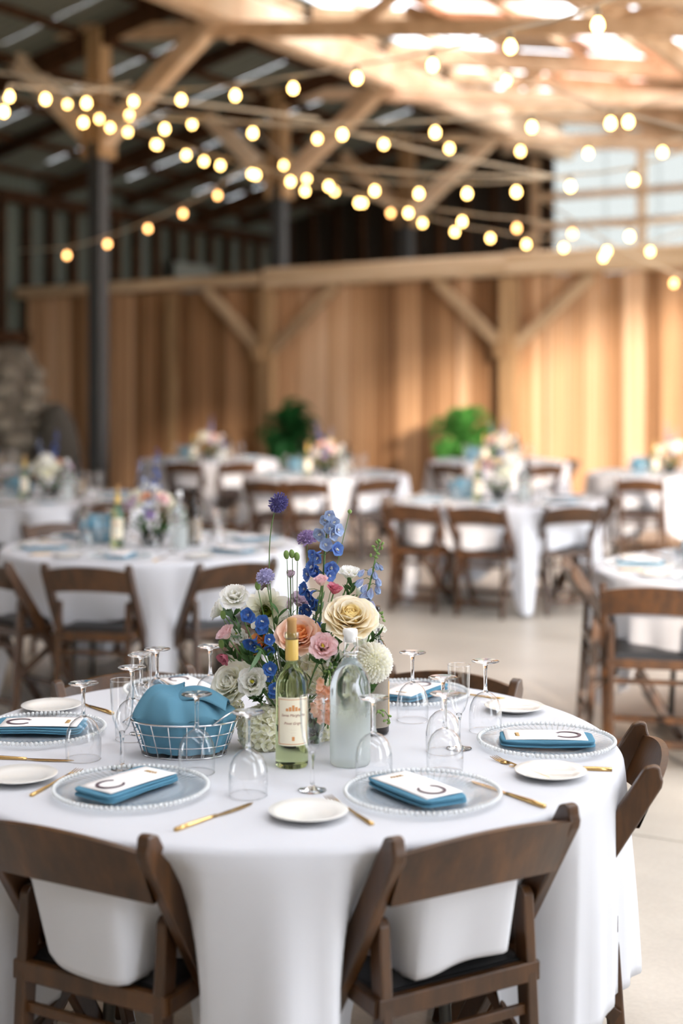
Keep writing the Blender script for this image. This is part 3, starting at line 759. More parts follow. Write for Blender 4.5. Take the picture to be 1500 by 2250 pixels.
def frost():
    m, nt, b = newmat('dewy_water_bottle'); N = nt.nodes.new; L = nt.links.new
    b.inputs['Transmission Weight'].default_value = 1; b.inputs['IOR'].default_value = 1.33; b.inputs['Base Color'].default_value = (.86, .93, .93, 1)
    tc = N('ShaderNodeTexCoord'); sp = N('ShaderNodeSeparateXYZ'); L(tc.outputs['Object'], sp.inputs[0])
    n = N('ShaderNodeTexNoise'); n.inputs['Scale'].default_value = 30; mp = N('ShaderNodeMapping'); mp.inputs['Scale'].default_value = (3, 3, .25); L(tc.outputs['Object'], mp.inputs[0]); L(mp.outputs[0], n.inputs['Vector'])
    a = N('ShaderNodeMath'); a.operation = 'MULTIPLY_ADD'; L(n.outputs[0], a.inputs[0]); a.inputs[1].default_value = .06; L(sp.outputs[2], a.inputs[2])
    mr = N('ShaderNodeMapRange'); L(a.outputs[0], mr.inputs[0]); mr.inputs[1].default_value = .12; mr.inputs[2].default_value = .2; mr.inputs[3].default_value = .42; mr.inputs[4].default_value = .03
    L(mr.outputs[0], b.inputs['Roughness'])
    df = N('ShaderNodeBsdfDiffuse'); df.inputs[0].default_value = (*lin((222, 228, 226)), 1)
    m2 = N('ShaderNodeMapRange'); L(a.outputs[0], m2.inputs[0]); m2.inputs[1].default_value = .11; m2.inputs[2].default_value = .2; m2.inputs[3].default_value = .38; m2.inputs[4].default_value = .02
    mx = N('ShaderNodeMixShader'); L(m2.outputs[0], mx.inputs[0]); L(b.outputs[0], mx.inputs[1]); L(df.outputs[0], mx.inputs[2]); L(mx.outputs[0], nt.nodes['Material Output'].inputs[0])
    return m
M['dew'] = frost()
def mk_water():
    t = thing('water_bottle', 'x', 'bottle')
    ob('body', MB().lathe([(0, .004), (.03, .003), (.042, .0), (.045, .004), (.046, .012), (.046, .17), (.0445, .188), (.038, .206), (.027, .222), (.018, .233), (.0155, .24), (0, .24)], 48), t, 'dew')
    ob('neck', MB().lathe([(.0155, .24), (.0142, .245), (.0138, .272), (.0155, .274), (.0155, .28), (.013, .283)], 28), t, 'glass')
    ob('stopper', MB().lathe([(0, .275), (.0125, .275), (.013, .285), (.0165, .292), (.017, .3), (.0155, .304), (0, .305)], 24), t, 'stopper')
    mb = MB()
    for s in (-1, 1): mb.tube([(s*.0152, 0, .243), (s*.0175, -.004, .26), (s*.0165, -.002, .285), (s*.014, 0, .296)], .0011, 6)
    mb.tube([(.0165*cos(a*pi/12), .0165*sin(a*pi/12), .247) for a in range(24)], .0011, 5, closed=True)
    mb.tube([(-.0175, -.006, .258), (-.01, -.018, .255), (.01, -.018, .255), (.0175, -.006, .258)], .0011, 6)
    ob('wire_bail', mb, t, 'chrome')
    return t
def mk_redwine():
    t = thing('dark_wine_bottle', 'x', 'bottle')
    ob('body', MB().lathe([(0, .004), (.034, 0), (.0375, .006), (.0375, .185), (.036, .2), (.028, .218), (.0175, .235), (.0145, .25), (.014, .3), (.016, .302), (.016, .312), (.0, .313)], 36), t, 'amber')
    c = .0381; ob('label', MB().grid(lambda a, b: Vector((c*sin(-1.8+3.6*a), -c*cos(-1.8+3.6*a), .02+.12*b)), 28, 3), t, 'greylabel')
    ob('gold_band', MB().grid(lambda a, b: Vector(((c+.0004)*sin(1.15+.3*a), -(c+.0004)*cos(1.15+.3*a), .03+.1*b)), 4, 2), t, 'goldprint')
    return t
def mk_shaker():
    t = thing('salt_shaker', 'x', 'shaker')
    ob('jar', MB().lathe([(0, 0), (.019, 0), (.021, .003), (.021, .045), (.019, .048)], 24), t, 'glass')
    ob('salt', MB().lathe([(0, .003), (.0185, .003), (.0185, .03), (0, .032)], 16), t, 'china')
    ob('lid', MB().lathe([(.0205, .046), (.0215, .048), (.0215, .058), (.0205, .059), (.0205, .061), (.0215, .062), (.0215, .07), (.018, .073), (.0, .0735)], 28), t, 'steel')
    return t
def mk_basket(twin=False):
    t = thing('wire_basket', 'x', 'basket')
    A, B, a0, b0, H = .125, .085, .098, .062, .082
    def el(rx, ry, z, tilt=0): return [(rx*cos(2*pi*k/40), ry*sin(2*pi*k/40), z+tilt*cos(2*pi*k/40)) for k in range(40)]
    ob('rim_wire', MB().tube(el(A, B, H), .0023, 6, closed=True), t, 'chrome')
    mb = MB()
    for f in (.34, .68): mb.tube(el(a0+(A-a0)*f, b0+(B-b0)*f, H*f), .0014, 5, closed=True)
    mb.tube(el(a0, b0, .002), .0016, 5, closed=True)
    for k in range(-3, 4): mb.tube([(k*.026, -b0*sqrt(1-(k*.026/a0)**2), .002), (k*.026, b0*sqrt(1-(k*.026/a0)**2), .002)], .0012, 4)
    ob('side_wires', mb, t, 'chrome')
    for k in range(18):
        a = 2*pi*k/18; ob('upright_wire', MB().tube([(a0*cos(a), b0*sin(a), .002), (A*cos(a), B*sin(a), H)], .0015, 5), t, 'chrome')
    for s in (-1, 1):
        ob('handle', MB().tube([(s*(A-.048), -.07, H), (s*(A-.02), -.062, H+.02), (s*(A+.004), -.035, H+.03), (s*(A+.012), 0, H+.022), (s*(A+.003), .03, H)], .0022, 7), t, 'chrome') if s > 0 else ob('handle', MB().tube([(-A, -.03, H), (-A-.018, 0, H-.012), (-A, .03, H)], .0022, 7), t, 'chrome')
    return t
def mk_mound():
    """crumpled blue napkin lining the basket"""
    rr = random.Random(4)
    t = thing('blue_napkin_liner', 'x', 'napkin')
    def fn(a, b):
        an = 2*pi*a; s = b
        rx, ry = .094+.026*min(1, s*2), .058+.022*min(1, s*2)
        if s < .5: q = s*2; z = .006+.082*q; m = 1
        else:
            q = (s-.5)*2; m = 1-q**1.6; z = .088+.052*sin(q*pi/2)*(1+.32*cos(an+pi)+.14*sin(2*an+.6))
        fold = .0035*sin(an*7+3*s)+.0025*sin(an*13+s*8)+.002*sin(an*4-s*12)
        x = (rx*m+fold)*cos(an); y = (ry*m+fold)*sin(an)
        if s > .5: z += .007*sin(x*60+y*30)+.004*sin(y*110-x*25)
        return Vector((x, y, z))
    ob('bulging_cloth', MB().grid(fn, 72, 40), t, 'napkin')
    # loose folded corner flopping over the right end
    def fl(a, b):
        x = -.02+.125*a; y = -.03+.075*b-.02*a; z = .118+.02*sin(a*3.0)-.014*a+.026*sin(b*3.1)*(1-.3*a)
        return Vector((x, y, z))
    ob('folded_corner', MB().grid(fl, 20, 12), t, 'napkin').modifiers.new('s', 'SOLIDIFY').thickness = .002
    return t
PROTO = {}
def put(kind, x, y, z, rz, label, group=None):
    if kind not in PROTO:
        o = {'wineglass': mk_wineglass, 'flute': mk_flute, 'charger': mk_charger, 'napkin': mk_napkin, 'card': mk_card, 'plate': mk_plate, 'fork': mk_fork, 'knife': mk_knife,
             'bottle': mk_bottle, 'water': mk_water, 'redwine': mk_redwine, 'shaker': mk_shaker, 'basket': mk_basket, 'mound': mk_mound}[kind]()
        PROTO[kind] = o; o.location = (x, y, z); o.rotation_euler = (0, 0, rz)
    else: o = dup(PROTO[kind], (x, y, z), rz)
    o['label'] = label
    if group: o['group'] = group
    elif 'group' in o: del o['group']
    return o
Z = TOPZ+.0006
# ---- nearest table: six settings
SET = {'A': (288, 1742, 'front left'), 'B': (928, 1752, 'front right'), 'C': (1200, 1637, 'far right'), 'D': (900, 1531, 'back right'), 'E': (400, 1521, 'back left'), 'F': (85, 1612, 'far left')}
where = {'A': 'left of the two nearest the camera', 'B': 'right of the two nearest the camera', 'C': 'at the right end of the nearest table', 'D': 'behind the white dahlia on the nearest table', 'E': 'behind the wire basket', 'F': 'at the left end of the nearest table'}
rad = {'A': 57, 'B': 122, 'C': 176, 'D': 236, 'E': -58, 'F': -2}
for k, (px, py, nm) in SET.items():
    p = PT(px, py); a = radians(rad[k]); rz_ = a-pi/2
    put('charger', p.x, p.y, Z, rz_, 'clear glass beaded charger plate '+where[k], 'beaded glass chargers')
    q = p+Vector((cos(a), sin(a), 0))*.0+Vector((-sin(a), cos(a), 0))*(.01)
    if k == 'B': q = p+Vector((-.012, .0, 0))
    put('napkin', q.x, q.y, Z+.009, rz_, 'folded dusty blue napkin on the charger '+where[k], 'folded blue napkins')
    put('card', q.x+.004*cos(a), q.y+.004*sin(a), Z+.0248, rz_+radians({'A': -4, 'B': 3, 'C': 2, 'D': 4, 'E': -3, 'F': 2}[k]), 'white menu card with horseshoe on the napkin '+where[k], 'menu cards')
for px, py, Lb in ((45, 1715, 'white bread plate cut by the left edge, left of the front left charger'), (677, 1795, 'white bread plate at the front edge between the two nearest chargers'), (1209, 1706, 'white bread plate in front of the right end charger'), (1130, 1562, 'white bread plate at the back right beyond the tall flute'), (113, 1560, 'white bread plate at the back left beside the brown chair finial')):
    p = PT(px, py); put('plate', p.x, p.y, Z, 0, Lb, 'bread plates on the nearest table')
for px, py, Lb in ((183, 1668, 'upturned wine glass in front of the left end charger'), (290, 1624, 'upturned wine glass behind the flute at left of the basket'), (462, 1566, 'upturned wine glass behind the steel shaker lids'), (432, 1698, 'upturned wine glass standing before the wire basket'), (545, 1748, 'upturned wine glass between basket and white wine bottle, nearest the viewer'), (821, 1708, 'upturned wine glass in front of the grey-labelled bottle'), (906, 1583, 'upturned wine glass in front of the back right menu card'), (973, 1652, 'upturned wine glass standing just behind its twin right of centre'), (977, 1697, 'upturned wine glass right of centre, nearer of two in line'), (1066, 1607, 'upturned wine glass beside the back right bread plate'), (310, 1590, 'upturned wine glass before the tall flute behind the basket'), (345, 1574, 'upturned wine glass at the back, over the back left menu card')):
    p = PT(px, py); put('wineglass', p.x, p.y, Z, 0, Lb, 'upturned wine glasses')
for px, py, Lb in ((268, 1688, 'champagne flute touching the basket at its left'), (686, 1737, 'champagne flute in front of the white wine label'), (1008, 1645, 'champagne flute standing behind the paired glasses at right'), (311, 1612, 'champagne flute behind the left end of the basket')):
    p = PT(px, py); put('flute', p.x, p.y, Z, 0, Lb, 'champagne flutes')
def lay(kind, x0, y0, x1, y1, Lb):   # handle end -> tip end in photo pixels
    a, b = PT(x0, y0), PT(x1, y1); m_ = (a+b)/2; put(kind, m_.x, m_.y, Z, atan2(b.y-a.y, b.x-a.x)-pi/2, Lb, 'gold cutlery')
lay('knife', 392, 1825, 552, 1768, 'gold knife right of the front left charger')
lay('knife', 1188, 1773, 1040, 1722, 'gold knife right of the front right charger')
lay('knife', 1298, 1693, 1160, 1688, 'gold knife behind the right end bread plate')
lay('knife', -15, 1668, 132, 1673, 'gold knife in front of the left end charger')
lay('knife', 240, 1568, 155, 1541, 'gold knife behind the left end charger, under a glass')
lay('fork', 60, 1755, 185, 1690, 'gold fork left of the front left charger')
lay('fork', 822, 1817, 712, 1750, 'gold fork beside the bread plate at the front edge')
lay('fork', 1190, 1708, 1095, 1672, 'gold fork in front of the right end charger')
lay('fork', 1075, 1535, 985, 1525, 'gold fork beside the back right charger')
p = P(641, 1680, 3.2); put('bottle', p.x, 3.2, Z, .12, 'white wine bottle with cream label, yellow foil and cork')
p = P(769, 1675, 3.215); put('water', p.x, 3.215, Z, .5, 'frosted swing-top water bottle with white stopper')
p = P(821, 1660, 3.5); put('redwine', p.x, 3.5, Z, .0, 'dark wine bottle with grey label behind the water bottle')
p = P(408, 1600, 3.47); put('shaker', p.x, 3.46, Z, 0, 'steel-lidded shaker behind the basket, left one of two')
p = P(450, 1600, 3.5); put('shaker', p.x, 3.49, Z, 0, 'steel-lidded shaker behind the basket, right one of two')
p = PT(404, 1656); put('basket', p.x, p.y, Z, -.07, 'chrome wire bread basket holding a blue napkin')
put('mound', p.x, p.y, Z+.004, -.07, 'crumpled dusty blue napkin bulging out of the wire basket')
# ------------------------------------------------------------------ petals and blooms
def petal(ln, wd, a0, a1, cup=.15, ruf=.0, k=3, tip=.55, nu=6, nv=6, notch=0):
    """petal from the origin; centreline leans from a0 to a1 radians off +z towards +y; cup pulls the sides inwards"""
    pts = []; y = z = 0.0; n_ = 24
    for i in range(n_+1):
        s = i/n_; pts.append((y, z, a0+(a1-a0)*s)); a = a0+(a1-a0)*s; y += sin(a)*ln/n_; z += cos(a)*ln/n_
    def fn(u_, v_):
        s = v_; uu = 2*u_-1; py, pz, a = pts[int(round(s*n_))]
        if tip < .45: w_ = wd*.5*max(.04, sin(pi*min(.985, s*.97+.02)))**.8
        elif s < tip: w_ = wd*.5*(.22+.78*sin(pi/2*s/tip))
        else: w_ = wd*.5*sqrt(max(.02, 1-((s-tip)/(1.06-tip))**2))
        off = cup*w_*uu*uu-ruf*sin(uu*pi*k+s*2)*s**2*ln
        tipdrop = -.10*ln*uu*uu*s*s*(1-notch*2)+notch*ln*.15*cos(uu*pi*2.5)*s**4
        nY, nZ = -cos(a), sin(a)
        return Vector((uu*w_, py+nY*off+sin(a)*tipdrop, pz+nZ*off+cos(a)*tipdrop))
    return MB().grid(fn, nu, nv)
def pm(name, mat, *a, **k): return petal(*a, **k).mesh(name, mat)
def ring(mats, me, n, r, z, phase=0, tilt=0, sc=1, jit=.06, rr=R, sz=None):
    for i in range(n):
        a = phase+2*pi*i/n+rr.uniform(-jit, jit); s = sc*(1+rr.uniform(-jit, jit))
        mats.append((me, TR((0, 0, z)) @ Matrix.Rotation(a, 4, 'Z') @ TR((0, r, 0)) @ Matrix.Rotation(-tilt+rr.uniform(-jit, jit), 4, 'X') @ Matrix.Scale(s, 4)))
_cache = {}
def C(key, f):
    if key not in _cache: _cache[key] = f()
    return _cache[key]
def rose(mat, D=.1, seed=0, n_=34):
    """many-petalled rose, axis +z, diameter D"""
    rr = random.Random(seed); out = []; q = D/.112; NL = 9
    def lv(f): return pm('petal', (mat+'_in' if mat+'_in' in M and f < .4 else mat), .029+.021*f, .030+.034*f, .02+.62*f, -.6+2.25*f, .55-.36*f, .003+.022*f, 1.3, tip=.62)
    ms = C(('rose9', mat), lambda: [lv(i/(NL-1)) for i in range(NL)])
    for i in range(n_):
        f = (i/(n_-1))**.85; li = min(NL-1, int(f*NL)); a = i*2.39996; r = .001+.010*f
        m4 = TR((0, 0, .004-.010*f)) @ Matrix.Rotation(a, 4, 'Z') @ TR((0, r, 0)) @ Matrix.Rotation(rr.uniform(-.08, .08)-.1*(f*NL-li), 4, 'X') @ Matrix.Scale(1+rr.uniform(-.06, .06), 4)
        out.append((ms[li], Matrix.Scale(q, 4) @ m4))
    return out, 0
    ms = C(('rose', mat), lambda: [pm('petal', mat, .030, .030, -.05, -.45, .5, tip=.6), pm('petal', mat, .036, .040, .12, .1, .4, .01, tip=.6), pm('petal', mat, .042, .052, .3, .75, .32, .012, tip=.62), pm('petal', mat, .048, .06, .55, 1.35, .22, .018, tip=.62), pm('petal', mat, .05, .062, .8, 1.9, .12, .022, tip=.62)])
    for i in range(n_):
        f = i/(n_-1); li = min(4, int(f*5)); a = i*2.39996; r = .002+.011*f
        m4 = TR((0, 0, -.006*f*2)) @ Matrix.Rotation(a, 4, 'Z') @ TR((0, r, 0)) @ Matrix.Rotation(rr.uniform(-.08, .08)-.02-.06*(f*5-li), 4, 'X') @ Matrix.Scale(1+rr.uniform(-.06, .06), 4)
        out.append((ms[li], Matrix.Scale(q, 4) @ m4))
    return out, D*.0
def lis(mat, D=.06, open_=1.0, seed=0, n3=(5, 6, 7), pist=True):
    rr = random.Random(seed); out = []; q = D/.086
    ms = C(('lis', mat, round(open_, 1)), lambda: [pm('petal', mat, .034, .032, .12*open_, .35*open_, .45, .03, 2, tip=.5), pm('petal', mat, .038, .038, .35*open_, 1.1*open_, .3, .04, 3, tip=.48), pm('petal', mat, .040, .042, .55*open_, 1.6*open_, .2, .05, 3, tip=.48)])
    for l, (n, me) in enumerate(zip(n3, ms)):
        ring(out, me, n, .003+.003*l, -.001*l, rr.uniform(0, 3), 0, 1, .1, rr)
    out = [(me, Matrix.Scale(q, 4) @ m) for me, m in out]
    if pist: out.append((C('pist', lambda: MB().ball((0, 0, .014), .005, 8, 6, (1, 1, 1.4)).ball((.004, 0, .019), .003).ball((-.004, .001, .019), .003).mesh('pistil', 'yellow')), Matrix.Scale(q, 4)))
    return out, 0
def pom(mat, D=.085, seed=0, n_=120, spread=1.9):
    rr = random.Random(seed); out = []; q = D/.085
    me = C(('pomp', mat), lambda: pm('petal', mat, .026, .0115, .0, -.25, .9, 0, tip=.6, nu=4, nv=5))
    for i in range(n_):
        f = (i+.5)/n_; th = spread*f**.62; a = i*2.39996; s = .35+.75*min(1, f*1.6)
        m4 = Matrix.Rotation(a, 4, 'Z') @ Matrix.Rotation(-th, 4, 'X') @ TR((0, 0, .014)) @ Matrix.Rotation(pi, 4, 'Z') @ Matrix.Rotation(rr.uniform(-.1, .1), 4, 'X') @ Matrix.Scale(s, 4)
        out.append((me, Matrix.Scale(q, 4) @ m4))
    out.append((C(('pomc', mat), lambda: MB().ball((0, 0, .004), .016, 12, 8).mesh('bloom_core', mat)), Matrix.Scale(q, 4)))
    return out, 0
def dahlia_eye(D=.1, seed=0):
    rr = random.Random(seed); out = []; q = D/.1
    me = C('dahw', lambda: pm('petal', 'creamwhite', .048, .026, 1.0, 1.55, .35, .01, 2, tip=.55))
    for l, (n, ti, s) in enumerate(((9, .0, 1), (9, .22, .9), (8, .45, .75))): ring(out, me, n, .004, .002*l, l*.35, ti, s, .06, rr)
    me2 = C('dahe', lambda: pm('eye_petal', 'darkeye', .012, .007, .3, .5, .2, 0, nu=3, nv=3))
    for l, (n, r) in enumerate(((6, .001), (10, .005), (14, .009))): ring(out, me2, n, r*1.25, .008+.001*(2-l), l, -.15*l, 1.7, .1, rr)
    return [(m, Matrix.Scale(q, 4) @ x) for m, x in out], 0
def floret_mesh(mat, r=.011, n=4, cup=.3, key='f'):
    def mk():
        mb = MB(); pt = petal(r, r*1.05, 1.0, 1.5, cup, .02, nu=3, nv=3, tip=.55)
        for i in range(n): mb.join(pt, Matrix.Rotation(2*pi*i/n, 4, 'Z') @ TR((0, r*.06, .0015*(i % 2)*(r/.011))))
        mb.ball((0, 0, .002), r*.12, 5, 4)
        return mb.mesh('floret', mat)
    return C((key, mat, r, n), mk)
def hyd(mat, D=.1, seed=0, n_=70, flat=.85):
    rr = random.Random(seed); out = []; q = D/.1; me = floret_mesh(mat, .0125, 4)
    for i in range(n_):
        f = (i+.5)/n_; th = math.acos(1-1.5*f); a = i*2.39996; rad_ = .042*(1+rr.uniform(-.07, .07))
        d = Vector((sin(th)*cos(a), sin(th)*sin(a), cos(th))); pos = Vector((d.x, d.y, d.z*flat))*rad_
        out.append((me, Matrix.Scale(q, 4) @ TR(pos) @ align(d+Vector((rr.uniform(-.3, .3), rr.uniform(-.3, .3), 0)), roll=rr.uniform(0, 3)) @ Matrix.Scale(rr.uniform(.85, 1.1), 4)))
    out.append((C(('hydc', mat), lambda: MB().ball((0, 0, -.002), .036, 12, 8, (1, 1, .8)).mesh('flower_core', mat)), Matrix.Scale(q, 4)))
    return out, 0
def scab(mat, D=.036, seed=0):
    rr = random.Random(seed); out = []; q = D/.036
    def mk():
        mb = MB(); pt = petal(.0075, .0042, .1, .6, .4, .05, nu=2, nv=3)
        for i in range(90):
            f = (i+.5)/90; th = math.acos(1-1.35*f); a = i*2.39996; d = Vector((sin(th)*cos(a), sin(th)*sin(a), cos(th)))
            mb.join(pt, TR(Vector((d.x, d.y, d.z*.75))*.0115) @ align(d, roll=rr.uniform(0, 6)))
        mb.ball((0, 0, 0), .0115, 10, 8, (1, 1, .75))
        return mb.mesh('floret_head', mat)
    return [(C(('scab', mat), mk), Matrix.Scale(q, 4))], 0
def delph_floret(mat):
    def mk():
        mb = MB(); pt = petal(.0125, .0155, .7, 1.45, .3, .09, 2, nu=6, nv=4, tip=.55)
        for i in range(5): mb.join(pt, Matrix.Rotation(2*pi*i/5, 4, 'Z') @ TR((0, .0015, .0004*(i % 2))))
        p2 = petal(.0085, .0095, .4, 1.1, .4, .06, 2, nu=4, nv=3, tip=.6)
        for i in range(3): mb.join(p2, Matrix.Rotation(2*pi*i/3+.5, 4, 'Z') @ TR((0, .001, .001)))
        mb.tube([(0, 0, 0), (0, -.004, -.007), (0, -.003, -.014)], [.003, .002, .0008], 5)
        return mb.mesh('floret', mat)
    return C(('delp', mat), mk)
def bee(): return C('bee', lambda: MB().ball((0, 0, .003), .0028, 6, 4).ball((.002, .001, .005), .0016, 5, 4).mesh('floret_eye', 'white'))
def bell(mat): return C(('bell', mat), lambda: (lambda mb: [mb.join(petal(.013, .0085, .45, .1, .5, .03, nu=3, nv=4), Matrix.Rotation(2*pi*i/5, 4, 'Z')) for i in range(5)] and mb)(MB()).mesh('floret', mat))
def budm(mat='bud'): return C(('bud', mat), lambda: MB().ball((0, 0, .006), .0042, 7, 6, (1, 1, 1.6)).mesh('bud', mat))
def leafm(ln, wd, a0=.3, a1=1.2, mat='leaf', cup=.25): return C(('leaf', ln, wd, a0, a1, mat), lambda: petal(ln, wd, a0, a1, cup, .01, 2, tip=.42, nu=4, nv=7).mesh('leaf', mat))
def bez(a, b, c, n=10): return [a*(1-t)**2+b*2*t*(1-t)+c*t*t for t in [i/n for i in range(n+1)]]
ORI = Vector((T1[0]+.025, 3.43, TOPZ+.07))       # mouth of the vase
def flower(name, label, cat, bloom, px, py, Y, face, stem=True, sr=.0018, sepal=.0, nleaf=1, ctrl=None, group='flowers in the centrepiece on the nearest table', roll=None):
    """a bloom at a photo point, its own stem down to the vase"""
    c = P(px, py, Y); rr = random.Random(hash(label) % 1000 if False else int(px*7+py))
    t = thing(name, label, cat, ORI, 0, group)
    base = c-ORI; fm = align(face, roll=rr.uniform(0, 6) if roll is None else roll)
    for me, m4 in bloom[0]: ob(me.name.split('.')[0], me, t, mx=TR(base) @ fm @ m4)
    fd = Vector(face).normalized()
    if stem:
        st = base-fd*.002; k = ctrl if ctrl is not None else Vector((base.x*.55, base.y*.55, base.z*.45))
        pts = bez(Vector((base.x*.12, base.y*.12, -.03)), k-fd*.03, st, 12)
        ob('stem', MB().tube(pts, [sr*1.1]*6+[sr]*7, 6), t, 'stem')
        for i in range(nleaf):
            q = pts[7+i] if len(pts) > 7+i else pts[-2]
            ob('leaf', leafm(.045, .013), t, mx=TR(q) @ Matrix.Rotation(rr.uniform(0, 6), 4, 'Z') @ Matrix.Scale(rr.uniform(.6, 1.1), 4))
    if sepal:
        for i in range(5): ob('sepal', leafm(.016, .006, .9, .5), t, mx=TR(base) @ fm @ Matrix.Rotation(i*1.2566, 4, 'Z') @ TR((0, 0, -.004)) @ Matrix.Scale(sepal, 4))
    return t
F = lambda x, y, z: Vector((x, y, z))
flower('garden_rose', 'large cream rose over the swing-top bottle', 'rose', rose('cream', .145, 1, 58), 766, 1368, 3.36, F(.12, -.62, .78), sepal=1.2)
flower('garden_rose', 'peach rose behind the cork of the wine bottle', 'rose', rose('peach', .122, 2, 36), 656, 1405, 3.37, F(.05, -.72, .7), sepal=1.2)
flower('garden_rose', 'small orange rose between the blue flowers and the peach rose', 'rose', rose('orange', .075, 3, 24), 572, 1420, 3.44, F(-.3, -.6, .6))
flower('garden_rose', 'big ivory rose low at the left behind the shaker lids', 'rose', rose('creamwhite', .13, 4, 34), 517, 1508, 3.37, F(-.45, -.55, .45), nleaf=2)
flower('lisianthus', 'white ruffled lisianthus at the upper left, yellow eye showing', 'flower', lis('white', .076, 1.0, 5, (6, 8, 9)), 518, 1318, 3.38, F(-.1, -.62, .7), sepal=1)
flower('lisianthus', 'white ruffled lisianthus turned left below the open one', 'flower', lis('white', .062, .8, 6, (5, 6, 7)), 487, 1345, 3.42, F(-.8, -.1, .3))
flower('dahlia', 'white dahlia with dark green centre behind the blue florets', 'flower', dahlia_eye(.118, 7), 583, 1338, 3.45, F(.1, -.93, -.02), roll=.4)
flower('lisianthus', 'white lisianthus seen from the side above the cream rose', 'flower', lis('white', .068, .85, 8, (5, 6, 7)), 766, 1270, 3.44, F(.1, -.25, .95), sepal=1.3, nleaf=2)
flower('lisianthus', 'half-hidden white lisianthus between cream rose and hanging bells', 'flower', lis('white', .055, .7, 9), 786, 1305, 3.5, F(.6, -.1, .6))
flower('lisianthus', 'pale pink lisianthus cup at the foot of the tall delphinium', 'flower', lis('pink', .05, .62, 10, (5, 5, 6), False), 706, 1284, 3.36, F(-.05, -.3, .95), sepal=1)
flower('lisianthus', 'deep pink lisianthus beside the pale pink cup', 'flower', lis('rosepink', .05, .62, 11, (5, 5, 6), False), 733, 1302, 3.36, F(.25, -.35, .9), sepal=1)
flower('lisianthus', 'open pink lisianthus above the salmon stock, facing forward', 'flower', lis('pink', .074, .9, 12, (5, 7, 8)), 708, 1424, 3.3, F(.1, -.85, .45), sepal=1)
flower('lisianthus', 'lilac lisianthus under the pale lilac bud', 'flower', lis('lilac', .066, .75, 13, (5, 6, 7), False), 655, 1328, 3.45, F(.3, -.4, .75))
flower('lisianthus', 'lilac lisianthus left of its twin, half hidden', 'flower', lis('lilac', .05, .7, 14, (5, 5, 6), False), 636, 1335, 3.47, F(-.4, -.3, .7))
flower('lisianthus_bud', 'pale lilac closed bloom on three thin stems', 'flower', lis('lilac', .038, .4, 15, (4, 5, 5), False), 638, 1268, 3.4, F(0, -.1, 1), sepal=.8)
flower('lisianthus', 'pink lisianthus at the far left edge of the arrangement', 'flower', lis('pink', .058, .8, 16, (4, 5, 6), False), 500, 1400, 3.37, F(-.5, -.3, .75), sepal=1)
flower('lisianthus', 'deep pink bloom below the pink one at the left edge', 'flower', lis('rosepink', .045, .55, 17, (4, 4, 5), False), 497, 1442, 3.38, F(-.5, -.5, -.4))
flower('lisianthus', 'white ruffled bloom in front of the big ivory rose', 'flower', lis('white', .078, .9, 18, (6, 8, 9)), 557, 1500, 3.31, F(-.15, -.88, .35), sepal=1.2)
flower('pompon_dahlia', 'cream pompon dahlia right of the swing-top bottle', 'flower', pom('creamwhite', .1, 19, 150), 818, 1456, 3.33, F(-.22, -.93, .18))
flower('hydrangea', 'white hydrangea head low between basket and wine bottle', 'hydrangea', hyd('creamwhite', .125, 20, 110), 578, 1605, 3.36, F(-.1, -.75, .5), nleaf=0)
flower('hydrangea', 'white hydrangea head between the two bottle necks', 'hydrangea', hyd('creamwhite', .11, 21, 80), 693, 1478, 3.42, F(0, -.75, .5), nleaf=0)
flower('hydrangea', 'white hydrangea florets behind the salt shakers, at the cloth', 'hydrangea', hyd('creamwhite', .07, 22, 50), 508, 1560, 3.42, F(-.5, -.6, .2), nleaf=0)
flower('hydrangea', 'white hydrangea head hidden behind the flute', 'hydrangea', hyd('creamwhite', .1, 23, 70), 700, 1590, 3.44, F(.1, -.8, .4), nleaf=0)
flower('hydrangea', 'white hydrangea head behind the cream rose', 'hydrangea', hyd('white', .085, 24, 60), 800, 1395, 3.5, F(.5, -.3, .6), nleaf=0)
flower('carnation', 'small white bloom left under the blue florets', 'flower', lis('white', .045, .8, 25, (5, 6, 6), False), 535, 1408, 3.4, F(-.3, -.6, .5))
flower('scabiosa', 'nodding dark lavender scabiosa on the tallest bare stem', 'flower', scab('scab', .052, 1), 611, 1104, 3.4, F(.55, -.5, -.35), ctrl=F(-.07, -.02, .36), nleaf=0, sr=.0014)
flower('scabiosa', 'purple scabiosa left of the delphinium tip', 'flower', scab('scab2', .052, 2), 675, 1184, 3.47, F(-.15, -.3, .9), nleaf=0, sr=.0009)
flower('scabiosa', 'pale lavender scabiosa above the white dahlia', 'flower', scab('scab3', .046, 3), 583, 1268, 3.38, F(-.25, -.55, .7), nleaf=0, sr=.0013)
flower('seed_head', 'green button head on a thin stem right of the delphinium', 'flower', ([(C('btn', lambda: MB().ball((0, 0, 0), .0055, 9, 7).mesh('button', 'bud')), Matrix.Identity(4))], 0), 768, 1124, 3.45, F(.3, 0, 1), nleaf=0, sr=.0009)
for px, py, lb in ((630, 1228, 'green bud nodding left of its two neighbours'), (642, 1226, 'green lisianthus bud at the top of the bud trio'), (653, 1232, 'green lisianthus bud right of the bud trio'), (491, 1360, 'green bud before the left white lisianthus'), (487, 1424, 'green bud left of the deep pink bloom'), (567, 1296, 'small green bud beside the pale scabiosa')):
    flower('flower_bud', lb, 'bud', ([(budm(), Matrix.Scale(1.7, 4))], 0), px, py, 3.39, F(-.1, -.2, 1), nleaf=0, sr=.001)
